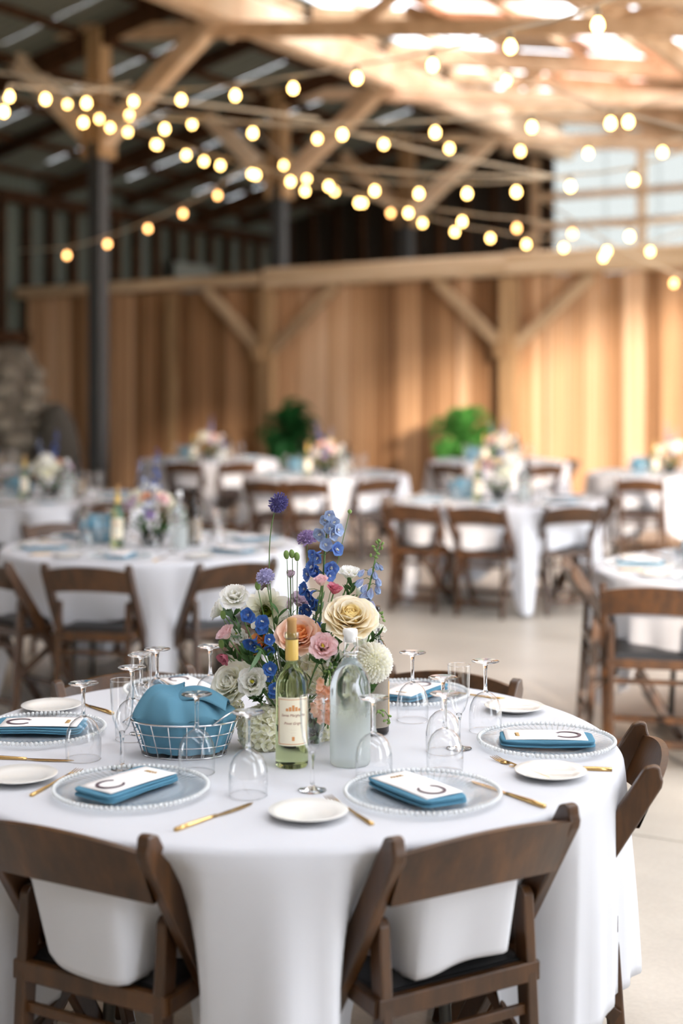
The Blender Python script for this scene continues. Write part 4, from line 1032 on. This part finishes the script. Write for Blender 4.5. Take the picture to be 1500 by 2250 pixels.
# delphinium spikes
def delphinium(label, pts, florets, mat2, buds=()):
    t = thing('delphinium', label, 'flower', ORI, 0, 'flowers in the centrepiece on the nearest table')
    pl = [P(*p)-ORI for p in pts]; pl = [Vector((pl[0].x*.15, pl[0].y*.15, -.03))]+pl
    ob('stem', MB().tube(pl, [.0026]*(len(pl)-1)+[.0012], 6), t, 'stem')
    for (px, py, Y, face, s, mat) in florets:
        c = P(px, py, Y)-ORI; m4 = TR(c) @ align(face, roll=px % 6) @ Matrix.Scale(s, 4)
        f_ = ob('floret', bell(mat) if mat2 == 'bell' else delph_floret(mat), t, mx=m4)
        if mat2 != 'bell': ob('floret_eye', bee(), f_)
    ped = MB()
    def near(c):
        best = None
        for a, b in zip(pl, pl[1:]):
            for k in range(6):
                q = a.lerp(b, k/5)
                if q.z < c.z+.004 and (best is None or (q-c).length < (best-c).length): best = q
        return best or pl[-1]
    for (px, py, Y, *_r) in list(florets)+list(buds):
        c = P(px, py, Y)-ORI; q = near(c)
        if (q-c).length < .07: ped.tube([q, (q+c)/2+Vector((0, 0, .004)), c], .0008, 4)
    if ped.v: o_ = ob('flower_stalks', ped, t, 'stem'); o_['kind'] = 'stuff'
    for (px, py, Y) in buds:
        ob('bud', budm(), t, mx=TR(P(px, py, Y)-ORI) @ align((R.uniform(-1, 1), -.2, .5)) @ Matrix.Scale(.8, 4))
rr = random.Random(9); fl_ = []
for (px, py, dx, m_, s) in ((722, 1130, 6, 'paleblue', 1.2), (716, 1143, 10, 'paleblue', 1.2), (732, 1148, 10, 'paleblue', 1.25), (724, 1160, 12, 'paleblue', 1.2), (740, 1165, 8, 'paleblue', 1.35), (705, 1172, 8, 'paleblue', 1.5), (728, 1174, 8, 'paleblue', 1.4), (716, 1198, 3, 'paleblue', 1.4), (737, 1207, 4, 'blue2', 1.5), (692, 1218, 4, 'blue2', 1.4), (700, 1225, 4, 'blue2', 1.3), (688, 1246, 5, 'blue2', 1.5), (727, 1248, 5, 'blue2', 1.6), (680, 1262, 5, 'blue2', 1.5), (697, 1256, 5, 'blue', 1.4), (672, 1295, 5, 'blue', 1.5), (682, 1305, 5, 'blue', 1.4), (690, 1318, 5, 'blue', 1.4), (722, 1265, 5, 'blue2', 1.3), (680, 1338, 5, 'blue', 1.5), (668, 1345, 5, 'blue', 1.3), (695, 1330, 4, 'blue', 1.2), (700, 1375, 4, 'blue', 1.3), (690, 1368, 4, 'blue', 1.2)):
    fl_.append((px, py, 3.41+rr.uniform(-.012, .012), F((px-712)*.03+rr.uniform(-.4, .4), -.8, rr.uniform(-.35, .4)), s, m_))
M['blue2'] = petalmat('mid_blue_petal', (98, 136, 206), (120, 130, 200), .28, vary=.12)
delphinium('tall blue delphinium spike, pale at its tip, above the peach rose', [(700, 1400, 3.42), (708, 1300, 3.42), (714, 1200, 3.42), (724, 1128, 3.42)], fl_, 'open')
fl_ = [(px, py, 3.42, F((px-822)*.04, -.3, -.9), s*1.9, 'paleblue') for px, py, s in ((833, 1240, .7), (826, 1236, .8), (823, 1255, .9), (815, 1248, .8), (800, 1252, .9), (828, 1268, 1.0), (827, 1285, 1.0), (798, 1272, 1.1), (806, 1284, 1.0), (816, 1292, 1.2), (806, 1300, 1.2), (812, 1312, 1.3), (818, 1320, 1.3), (804, 1318, 1.2), (790, 1325, 1.3), (786, 1335, 1.2), (812, 1340, 1.4), (800, 1334, 1.1))]
delphinium('arching delphinium of hanging pale blue bells at the right', [(790, 1370, 3.42), (806, 1310, 3.42), (820, 1250, 3.42), (832, 1192, 3.42)], fl_, 'bell', [(830, 1195, 3.42), (836, 1190, 3.42), (838, 1198, 3.42), (824, 1203, 3.42), (838, 1208, 3.42), (826, 1212, 3.42), (834, 1218, 3.42), (814, 1224, 3.42), (830, 1226, 3.42)])
fl_ = [(px, py, 3.33, F(dx, -.85, dz), s, 'blue') for px, py, dx, dz, s in ((546, 1352, -.4, .2, 1.5), (549, 1358, .3, .2, 1.1), (578, 1368, -.2, .3, 1.5), (574, 1378, .2, -.2, 1.4), (553, 1410, -.3, -.6, 1.7), (560, 1418, .2, -.6, 1.3), (590, 1405, .3, .1, 1.2), (590, 1425, .1, -.5, 1.3), (593, 1470, 0, .2, 1.5), (589, 1485, 0, -.2, 1.1), (601, 1513, .2, .1, 1.3), (600, 1522, 0, -.4, 1.1))]
delphinium('deep blue larkspur in front of the orange rose', [(612, 1540, 3.35), (597, 1470, 3.34), (585, 1400, 3.34), (577, 1370, 3.34)], fl_, 'open')
# salmon stock
def cluster(name, label, cat, mat, spots, r=.011, n=5, Y=3.27, stem=((720, 1600), (725, 1480))):
    t = thing(name, label, cat, ORI, 0, 'flowers in the centrepiece on the nearest table'); rr = random.Random(len(label))
    me = floret_mesh(mat, r, n, .35, 'st')
    for px, py in spots: ob('floret', me, t, mx=TR(P(px, py, Y+rr.uniform(-.012, .012))-ORI) @ align(F(rr.uniform(-.6, .6), -1, rr.uniform(-.5, .6)), roll=rr.uniform(0, 6)) @ Matrix.Scale(rr.uniform(.85, 1.25), 4))
    ob('stem', MB().tube([P(*stem[0], Y+.06)-ORI, P(*stem[0], Y+.02)-ORI, P(*stem[1], Y+.01)-ORI], .002, 6), t, 'stem')
    return t
rr = random.Random(5)
cluster('stock_flower', 'salmon stock spray hanging between the two bottles', 'flower', 'salmon', [(705, 1498), (712, 1510), (700, 1512), (738, 1498), (744, 1506), (732, 1510), (720, 1520), (712, 1526), (703, 1522), (728, 1528), (736, 1535), (724, 1542), (700, 1552), (690, 1548), (712, 1556), (696, 1566), (706, 1572), (720, 1566), (728, 1560), (716, 1580), (704, 1584), (724, 1584), (690, 1560), (722, 1552), (734, 1520), (698, 1540), (712, 1568), (728, 1574)], .0105, 5)
cluster('stock_flower', 'small white cluster right of the cream rose', 'flower', 'white', [(808, 1362), (816, 1358), (823, 1364), (812, 1372), (821, 1376), (828, 1372), (816, 1380), (838, 1378), (842, 1384)], .008, 5, 3.4, ((800, 1440), (818, 1370)))
for lb, pts in (('green budded sprig drooping at the right by the grey label', [(832, 1560), (845, 1562), (852, 1572), (856, 1585), (850, 1590), (842, 1575), (838, 1568), (848, 1582)]), ('green budded sprig above the cream pompon dahlia', [(826, 1352), (832, 1346), (838, 1350), (842, 1358), (834, 1360), (846, 1366), (830, 1368)]), ('green budded tip over the salmon stock', [(722, 1468), (728, 1462), (734, 1466), (730, 1475), (738, 1474), (724, 1480), (718, 1476)])):
    t = thing('bud_sprig', lb, 'greenery', ORI, 0, 'flowers in the centrepiece on the nearest table')
    YY = 3.3 if pts[0][1] > 1400 else 3.42
    for p_ in pts: ob('bud', budm(), t, mx=TR(P(*p_, YY)-ORI) @ align((R.uniform(-1, 1), -.3, R.uniform(-.3, 1))) @ Matrix.Scale(.75, 4))
    ob('stem', MB().tube([P(pts[0][0]-14, pts[0][1]+22, YY+.03)-ORI]+[P(*p_, YY)-ORI for p_ in pts[:4]], .0011, 5), t, 'stem')
# foliage: sprigs of leaves, each leaf a part
rr = random.Random(21)
def sprig(label, px, py, Y, tipx, tipy, tY, n, ln, wd, mat='leaf'):
    t = thing('leafy_sprig', label, 'greenery', ORI, 0, 'greenery in the centrepiece on the nearest table')
    a, b = P(px, py, Y)-ORI, P(tipx, tipy, tY)-ORI; m_ = (a+b)/2+F(0, 0, .01)
    pts = bez(a, m_, b, 10); ob('stem', MB().tube([F(0, 0, -.02), a*.6, *pts], .0016, 5), t, 'stem')
    for i in range(n):
        q = pts[min(10, 1+int(i*9.5/max(1, n-1)))]; d = (b-a).normalized()
        dr = (d+F(rr.uniform(-.9, .9), rr.uniform(-.9, .3), rr.uniform(-.5, .7))).normalized()
        ob('leaf', leafm(ln, wd, .05, .7, mat), t, mx=TR(q) @ align(dr, roll=rr.uniform(0, 6)) @ Matrix.Scale(rr.uniform(.7, 1.15), 4))
sprig('dark leaves under the white bloom at lower left', 575, 1545, 3.38, 560, 1530, 3.3, 16, .04, .016)
sprig('dark leaves beside the blue florets, left of the wine bottle', 600, 1500, 3.38, 588, 1440, 3.33, 14, .045, .012)
sprig('upright grey-green leaves behind the left buds', 540, 1420, 3.4, 505, 1355, 3.4, 9, .035, .008, 'leaf2')
sprig('round green leaves under the cream rose', 720, 1420, 3.34, 712, 1392, 3.32, 7, .03, .026)
sprig('dark leaves under the open pink lisianthus', 715, 1510, 3.35, 705, 1450, 3.32, 13, .04, .01)
sprig('leaves right of the swing-top bottle neck', 800, 1440, 3.38, 822, 1400, 3.38, 10, .035, .01)
sprig('leaves around the white lisianthus stems at upper right', 760, 1340, 3.45, 772, 1290, 3.43, 9, .035, .01)
sprig('long arching grey-green leaf over the ivory rose', 575, 1430, 3.3, 560, 1430, 3.29, 1, .1, .014, 'leaf2')
sprig('dark leaves low in the middle behind the flute', 700, 1640, 3.4, 690, 1600, 3.38, 16, .05, .018)
sprig('dark leaves behind the wine bottle shoulder', 640, 1520, 3.44, 630, 1440, 3.42, 14, .045, .016)
sprig('dark leaves low at the right behind the water bottle', 770, 1580, 3.45, 800, 1520, 3.42, 16, .05, .018)
sprig('leaves low at the left by the shakers', 530, 1580, 3.42, 500, 1550, 3.4, 10, .035, .014)
sprig('leaves in the middle behind the peach rose', 650, 1440, 3.47, 640, 1360, 3.47, 14, .04, .012)
sprig('leaves between ivory rose and blue florets', 560, 1470, 3.36, 545, 1440, 3.36, 10, .035, .012)
sprig('leaves rising left of the peach rose', 600, 1440, 3.4, 612, 1350, 3.4, 10, .04, .01)
sprig('leaves under the left white lisianthus', 530, 1390, 3.42, 512, 1350, 3.42, 8, .035, .012)
sprig('grey-green leaves at the base of the tall delphinium', 690, 1420, 3.42, 695, 1330, 3.42, 10, .04, .009, 'leaf2')
sprig('leaves behind the salmon stock', 735, 1560, 3.36, 738, 1480, 3.34, 14, .045, .014)
flower('hydrangea', 'white hydrangea head behind the left shoulder of the wine bottle', 'hydrangea', hyd('white', .09, 26, 60), 622, 1520, 3.43, F(-.1, -.8, .5), nleaf=0)
flower('hydrangea', 'white hydrangea head behind the swing-top bottle', 'hydrangea', hyd('white', .1, 27, 60), 762, 1475, 3.46, F(.2, -.7, .6), nleaf=0)
flower('hydrangea', 'ivory hydrangea head low behind the grey label bottle', 'hydrangea', hyd('creamwhite', .09, 28, 60), 770, 1560, 3.44, F(.2, -.7, .4), nleaf=0)
flower('lisianthus', 'white bloom between the white dahlia and the lilac blooms', 'flower', lis('white', .06, .8, 29, (5, 6, 7)), 620, 1372, 3.46, F(-.1, -.6, .7))
flower('lisianthus', 'small white bloom beside the deep pink one at the left', 'flower', lis('white', .05, .8, 30, (5, 6, 6)), 522, 1398, 3.44, F(-.2, -.7, .5))
flower('lisianthus', 'white bloom under the open pink lisianthus', 'flower', lis('white', .06, .8, 31, (5, 6, 7)), 735, 1455, 3.4, F(.1, -.8, .4))
sprig('leaves between the bottle necks', 730, 1500, 3.4, 735, 1420, 3.38, 14, .045, .013)
sprig('leaves behind the orange rose', 575, 1460, 3.44, 560, 1370, 3.45, 12, .042, .012)
sprig('leaves behind the left pink bloom', 530, 1470, 3.42, 500, 1420, 3.42, 10, .04, .012)
vs = thing('flower_vase', 'low dark green glass vase hidden under the centrepiece flowers', 'vase', (ORI.x, ORI.y, Z))
ob('bowl', MB().lathe([(0, .002), (.05, 0), (.062, .01), (.072, .04), (.066, .075), (.058, .085), (.054, .083), (.062, .07), (.066, .04), (0, .01)], 36), vs, 'vase')
sprig_dark = None
# ------------------------------------------------------------------ simple far centrepieces
def lod(kind, mat, seed):
    def mk():
        mb = MB(); b = {'rose': lambda: rose(mat, .1, seed, 16), 'pom': lambda: pom(mat, .09, seed, 30), 'hyd': lambda: hyd(mat, .12, seed, 26), 'scab': lambda: scab(mat, .06, seed)}[kind]()
        for me, m4 in b[0]:
            vs = [m4 @ v.co for v in me.vertices]; mb.add(vs, [tuple(p.vertices) for p in me.polygons], True, [.6]*len(vs))
        return mb.mesh('bloom', mat)
    return C(('lod', kind, mat, seed), mk)
def lodspike(mat):
    def mk():
        mb = MB(); me = delph_floret(mat); r2 = random.Random(2)
        for i in range(20):
            z = -.16+.015*i+r2.uniform(-.005, .005); a = i*2.4; rr_ = .024*(1-i/30)
            m4 = TR((rr_*cos(a), rr_*sin(a), z)) @ align((cos(a), sin(a), .3), roll=a) @ Matrix.Scale(1.5*(1-i/28), 4)
            mb.add([m4 @ v.co for v in me.vertices], [tuple(p.vertices) for p in me.polygons], True)
        return mb.mesh('spike', mat)
    return C(('spk', mat), mk)
def lodfol():
    def mk():
        mb = MB(); r2 = random.Random(6); lf = leafm(.055, .02)
        for i in range(70):
            d = Vector((r2.gauss(0, 1), r2.gauss(0, 1), abs(r2.gauss(0, .8)))).normalized()
            m4 = TR(Vector((d.x*.09, d.y*.09, .06+d.z*.1))*r2.uniform(.3, 1.0)) @ align(d, roll=i)
            mb.add([m4 @ v.co for v in lf.vertices], [tuple(p.vertices) for p in lf.polygons], True, [.5]*len(lf.vertices))
        return mb.mesh('leaves', 'leaf')
    return C('lodfol', mk)
def centrepiece(key, seed, z0=.09, tall=True):
    cx, cy, desc = TABLES[key]; r2 = random.Random(seed); g = 'flowers in the centrepiece on the table '+desc
    ob_ = ob('foliage_bed', lodfol(), None); ob_.location = (cx, cy, TOPZ+z0*.5); tag(ob_, 'green leaves filling the flowers on the table '+desc, 'greenery', kind='stuff')
    v = ob('flower_vase', C('fv', lambda: MB().lathe([(0, 0), (.05, 0), (.065, .04), (.055, .085), (.05, .085), (.05, .02), (0, .02)], 24).mesh('flower_vase', 'vase')), None); v.location = (cx, cy, Z); tag(v, 'small dark vase under the flowers on the table '+desc, 'vase')
    specs = [('rose', 'cream', 'cream rose'), ('hyd', 'white', 'white hydrangea'), ('rose', 'peach', 'peach rose'), ('pom', 'creamwhite', 'white dahlia'), ('hyd', 'creamwhite', 'ivory hydrangea'), ('rose', 'pink', 'pink rose'), ('pom', 'white', 'pure white dahlia'), ('rose', 'lilac', 'lilac rose'), ('hyd', 'creamwhite', 'ivory hydrangea'), ('rose', 'creamwhite', 'ivory rose'), ('scab', 'scab2', 'purple scabiosa')]
    for i, (k_, m_, nm) in enumerate(specs):
        a = i*2.4+seed; th = .35+1.0*(i/len(specs)); d = Vector((sin(th)*cos(a), sin(th)*sin(a), cos(th)))
        pos = Vector((cx, cy, TOPZ+z0+.03))+Vector((d.x*.15, d.y*.15, d.z*.17+.01))*r2.uniform(.85, 1.15)
        o = ob(nm.split()[-1]+'_bloom', lod(k_, m_, 3), None, mx=TR(pos) @ align(d, roll=a) @ Matrix.Scale(r2.uniform(.85, 1.15), 4))
        tag(o, nm+' bloom '+('' if i < 8 or i in (9, 10) else 'lower down ')+'on the table '+desc, 'flower', g)
    for i, (m_, nm) in enumerate((('paleblue', 'pale blue'), ('blue', 'deep blue'))):
        a = seed*1.7+i*2.6; pos = Vector((cx+.07*cos(a), cy+.07*sin(a)*.6, TOPZ+z0+.3+.06*i))
        o = ob('delphinium_spike', lodspike(m_), None, mx=TR(pos-Vector((0, 0, .05))) @ align((.3*cos(a), .2*sin(a), 1))); tag(o, nm+' delphinium spike on the table '+desc, 'flower', g)
for i, k_ in enumerate(('T2', 'T3', 'T4', 'T5', 'T6', 'T7', 'T8', 'T9', 'T10')): centrepiece(k_, 31+i*5)
# ------------------------------------------------------------------ settings on the other tables
for key in ('T2', 'T3', 'T4', 'T5', 'T6', 'T7', 'T8', 'T9', 'T10'):
    cx, cy, desc = TABLES[key]; r2 = random.Random(len(desc)); n = 6; base = {'T2': -98, 'T3': -105, 'T4': -130}.get(key, -80)
    for i in range(n):
        dg = base+60*i; a = radians(dg); c_, s_ = cos(a), sin(a)
        def at(r, t_): return (cx+r*c_-t_*s_, cy+r*s_+t_*c_)
        g = ' on the table '+desc; q_ = (dg+360) % 360
        pl = ('right', 'back right', 'back', 'back left', 'left', 'front left', 'front', 'front right')[int(((q_+22.5) % 360)//45)]
        h = ' at the '+pl+' place, table '+desc
        x, y = at(.58, 0); rz_ = a+pi/2
        put('charger', x, y, Z, rz_, 'glass charger'+h, 'chargers'+g)
        put('napkin', x, y, Z+.009, rz_, 'blue napkin'+h, 'napkins'+g)
        put('card', x, y, Z+.0248, rz_, 'menu card'+h, 'menu cards'+g)
        x, y = at(.60, -.26); put('plate', x, y, Z, 0, 'bread plate'+h, 'bread plates'+g)
        for r_, t_, w_ in ((.38, .1, 'upturned glass nearer the flute'), (.36, -.02, 'upturned glass nearer the middle')):
            x, y = at(r_, t_); put('wineglass', x, y, Z, 0, w_+h.replace(' at the', ',', 1), 'wine glasses'+g)
        x, y = at(.33, .2); put('flute', x, y, Z, 0, 'champagne flute'+h, 'flutes'+g)
        if key in ('T2', 'T4'):
            x, y = at(.58, .2); put('knife', x, y, Z, a-pi/2+pi, 'gold knife'+h, 'knives'+g)
    a = radians(-70)
    for kk, (dx, dy), nm in (('bottle', (-.17, -.12), 'pale green wine bottle'), ('water', (.16, -.16), 'swing-top water bottle'), ('redwine', (.22, .02), 'dark wine bottle'), ('basket', (-.26, .08), 'wire bread basket')):
        if key == 'T2' and kk == 'basket': dx, dy = -.3, .12
        put(kk, cx+dx, cy+dy, Z, 0, nm+' on the table '+desc)
        if kk == 'basket': put('mound', cx+dx, cy+dy, Z+.004, 0, 'blue napkin bulging from the basket on the table '+desc)
# ------------------------------------------------------------------ ferns
def fern(x, y, zc, r, mat, label, seed):
    t = thing('potted_fern', label, 'plant', (x, y, 0)); rr = random.Random(seed)
    def frond(L):
        mb = MB(); pts = []; n = 14
        for i in range(n+1):
            s = i/n; pts.append(Vector((0, L*(s*.75+.2*sin(s*2.2)), L*(.55*sin(s*2.5)-.25*s*s))))
        mb.tube(pts, [.003]*n+[.001], 4)
        lf = petal(L*.23, L*.07, .9, 1.5, .2, .02, nu=2, nv=3)
        for i in range(1, n+1):
            sc = sin(pi*min(.97, i/n*.9+.08))
            for s in (-1, 1): mb.join(lf, TR(pts[i]) @ Matrix.Rotation(-s*1.25, 4, 'Z') @ Matrix.Scale(sc, 4))
            for s in (-1, 1): mb.join(lf, TR((pts[i]+pts[i-1])/2) @ Matrix.Rotation(-s*1.1, 4, 'Z') @ Matrix.Scale(sc, 4))
        return mb.mesh('frond', mat)
    ms = [frond(r*s) for s in (1.0, .85, .7)]
    for i in range(130):
        ob('frond', ms[i % 3], t, mx=TR((0, 0, zc-.04+rr.uniform(-.05, .05))) @ Matrix.Rotation(i*2.4, 4, 'Z') @ Matrix.Rotation(rr.uniform(-1.5, 1.0), 4, 'X') @ Matrix.Scale(rr.uniform(.8, 1.1), 4))
    ob('pot', MB().lathe([(0, zc-.32), (.12, zc-.32), (.16, zc-.1), (.165, zc-.08), (.15, zc-.08), (.14, zc-.1), (0, zc-.12)], 24), t, M.setdefault('pot', plain('dark_pot', (60, 44, 34), .7)))
    ob('stand', MB().lathe([(0, 0), (.15, 0), (.19, .1), (.2, (zc-.32)/2), (.19, zc-.42), (.16, zc-.33), (0, zc-.33)], 24), t, M.setdefault('barrelw', woodmat('stand_wood', [(70, 46, 28), (110, 76, 48)], (3, 3, .5))))
    return t
p = P(636, 948, 18.6); fern(p.x, 18.6, p.z-.05, .5, 'fern1', 'dark green fern on a stand before the plank wall, left one', 1)
p = P(1022, 958, 17.5); fern(p.x, 17.5, p.z-.05, .5, 'fern2', 'bright green fern on a stand before the plank wall, right one', 2)
# ------------------------------------------------------------------ stone pier and boulder at the left
M['stone'] = plain('field_stone', (120, 112, 98), .9, vary=.3, bump=.6, bscale=9)
M['mortar'] = plain('old_mortar', (96, 88, 76), .95, bump=.4, bscale=30)
pier = thing('stone_pier', 'tapering pier of stacked grey field stones at the left edge', 'pier', (P(10, 900, 18.2).x, 18.2, 0))
def sm(seed):
    rr = random.Random(seed); mb = MB().ball((0, 0, 0), .5, 10, 7); mb.v = [tuple(Vector(v)*(1+rr.uniform(-.12, .12))) for v in mb.v]
    mb.v = [tuple(max(-.42, min(.42, c)) for c in v) for v in mb.v]; return mb.mesh('stone', 'stone')
sms = [sm(k) for k in range(5)]; rr = random.Random(8)
ob('mortar_core', MB().lathe([(0, 0), (.62, 0), (.42, 1.9), (.3, 2.12), (0, 2.15)], 12), pier, 'mortar')
z = .1; k = 0
while z < 2.15:
    rad_ = .62-.2*z/1.9-(.1 if z > 1.9 else 0); n = int(2*pi*rad_/.3)
    for i in range(n):
        a = 2*pi*i/n+k*.37; s = rr.uniform(.26, .34)
        ob('stone', sms[k % 5], pier, mx=TR((rad_*cos(a), rad_*sin(a), z)) @ Matrix.Rotation(a, 4, 'Z') @ Matrix.Diagonal((.22, s, rr.uniform(.2, .25), 1))); k += 1
    z += .21
p = P(122, 930, 18.0)
bo = thing('round_boulder', 'big rounded grey boulder beside the stone pier, dark below', 'boulder', (p.x, 18.0, 0))
rr = random.Random(12); mb = MB().ball((0, 0, .72), .5, 20, 14, (.62, .6, 1.42)); mb.v = [(x*(1+.04*sin(z*7+x*9)), y, max(0, z)) for x, y, z in mb.v]
ob('rock', mb, bo, plain('dark_rock', (74, 70, 62), .85, bump=.6, bscale=6))
# ------------------------------------------------------------------ strings of bulbs
def emis(name, c, s):
    m = bpy.data.materials.new(name); m.use_nodes = True; nt = m.node_tree; nt.nodes.clear(); o = nt.nodes.new('ShaderNodeOutputMaterial'); e = nt.nodes.new('ShaderNodeEmission')
    e.inputs[0].default_value = (*c, 1); e.inputs[1].default_value = s; nt.links.new(e.outputs[0], o.inputs[0]); return m
M['bulb'] = emis('warm_bulb', (1, .57, .17), 9.5)
M['bulbdim'] = emis('dim_warm_bulb', (1, .45, .15), 5)
M['cord'] = plain('pale_cord', (196, 180, 156), .6)
M['socket'] = plain('socket', (120, 104, 84), .6)
bulbme = MB().lathe([(0, -.052), (.012, -.05), (.024, -.038), (.029, -.022), (.026, -.004), (.016, .012), (.012, .02)], 14).mesh('bulb', 'bulb')
bulbdim = MB().lathe([(0, -.052), (.012, -.05), (.024, -.038), (.029, -.022), (.026, -.004), (.016, .012), (.012, .02)], 14).mesh('bulb', 'bulbdim')
sockme = MB().lathe([(.013, .015), (.0155, .02), (.0155, .055), (.008, .062), (0, .063)], 10).mesh('socket', 'socket')
STR = [
 ('swooping up to the top right corner', 12.5, 6.8, 0, [(293, 219), (398, 215), (517, 205), (644, 189), (784, 166), (950, 137), (1121, 96), (1313, 47)]),
 ('running nearly level across the middle of the roof', 12.5, 9.2, 0, [(183, 265), (362, 279), (555, 288), (752, 291), (956, 286), (1168, 274), (1380, 262)]),
 ('dipping below the level one toward the right edge', 14, 11.5, 0, [(284, 250), (422, 269), (697, 301), (843, 313), (987, 322), (1143, 328), (1292, 332), (1455, 330)]),
 ('longest, sagging from the left edge across the posts', 17, 10, 0, [(148, 226), (218, 258), (281, 287), (342, 314), (409, 337), (484, 360), (562, 381), (638, 395), (722, 405), (823, 415), (920, 421), (1026, 421), (1134, 417), (1253, 405), (1392, 390)]),
 ('falling to the right over the dark opening', 15.8, 12, 0, [(242, 277), (346, 315), (448, 351), (553, 379), (670, 416), (788, 442), (897, 464), (1015, 483), (1135, 497), (1257, 509), (1383, 515)]),
 ('lowest, ending just over the plank wall beam', 17, 14, 0, [(623, 360), (674, 390), (735, 417), (797, 443), (858, 465), (928, 487), (999, 506), (1077, 520), (1156, 533), (1238, 541), (1325, 562), (1428, 549)]),
 ('of dim orange bulbs rising from the dark left corner', 16.5, 15.5, 1, [(147, 558), (236, 533), (325, 499), (402, 466), (478, 426)]),
 ('short, at the top left edge', 10, 11.5, 0, [(8, 240), (20, 207), (100, 213), (190, 222)]),
 ('short, above the plank wall at the right', 12, 9, 0, [(1112, 173), (1341, 265)]),
 ('dropping to the plank wall beam at the right', 13, 12.5, 0, [(1333, 548), (1480, 618)])]
for nm, Ya, Yb, dim, bl in STR:
    bl = sorted(bl); p0 = P(*bl[0], Ya)
    t = thing('string_light', 'string of warm bulbs '+nm, 'string light', p0, 0, 'strings of bulbs under the roof')
    pts = []; N_ = len(bl)
    for i, (px, py) in enumerate(bl):
        Y = Ya+(Yb-Ya)*i/max(1, N_-1); q = P(px, py, Y)-p0
        ob('bulb', bulbdim if (dim or (px, py) in ((858, 465), (1135, 497), (1480, 618), (1257, 509))) else bulbme, t, loc=q); ob('socket', sockme, t, loc=q)
        pts.append(q+Vector((0, 0, .07)))
    e0 = pts[0]+(pts[0]-pts[1])*1.2+Vector((0, 0, .12)); e1 = pts[-1]+(pts[-1]-pts[-2])*1.2+Vector((0, 0, .12))
    full = [e0]
    for a, b in zip(pts, pts[1:]): full += [a, (a+b)/2+Vector((0, 0, -.01))]
    full += [pts[-1], e1]
    ob('cord', MB().tube(full, .009, 5), t, 'cord')
# a swag cord spanning the hall above the bulbs
for nm, a, b in (('over the left end of the strings', P(-30, 155, 12), P(700, 262, 13)), ('from the post head to the dark opening', P(640, 262, 13), P(1250, 395, 14)), ('crossing the dark opening low', P(700, 365, 13), P(1200, 390, 12))):
    m_ = (a+b)/2+Vector((0, 0, -.03)); o = ob('guy_wire', MB().tube([x-a for x in (a, (a+m_)/2+Vector((0, 0, .006)), m_, (b+m_)/2+Vector((0, 0, .006)), b)], .014, 5), None, 'cord', loc=a); tag(o, 'thin pale support wire '+nm, 'wire')
# sun direction
az, el = radians(SUN_AZ), radians(SUN_EL)
d = Vector((cos(az)*cos(el), sin(az)*cos(el), -sin(el)))     # travel direction
sun.rotation_euler = d.to_track_quat('-Z', 'Y').to_euler()
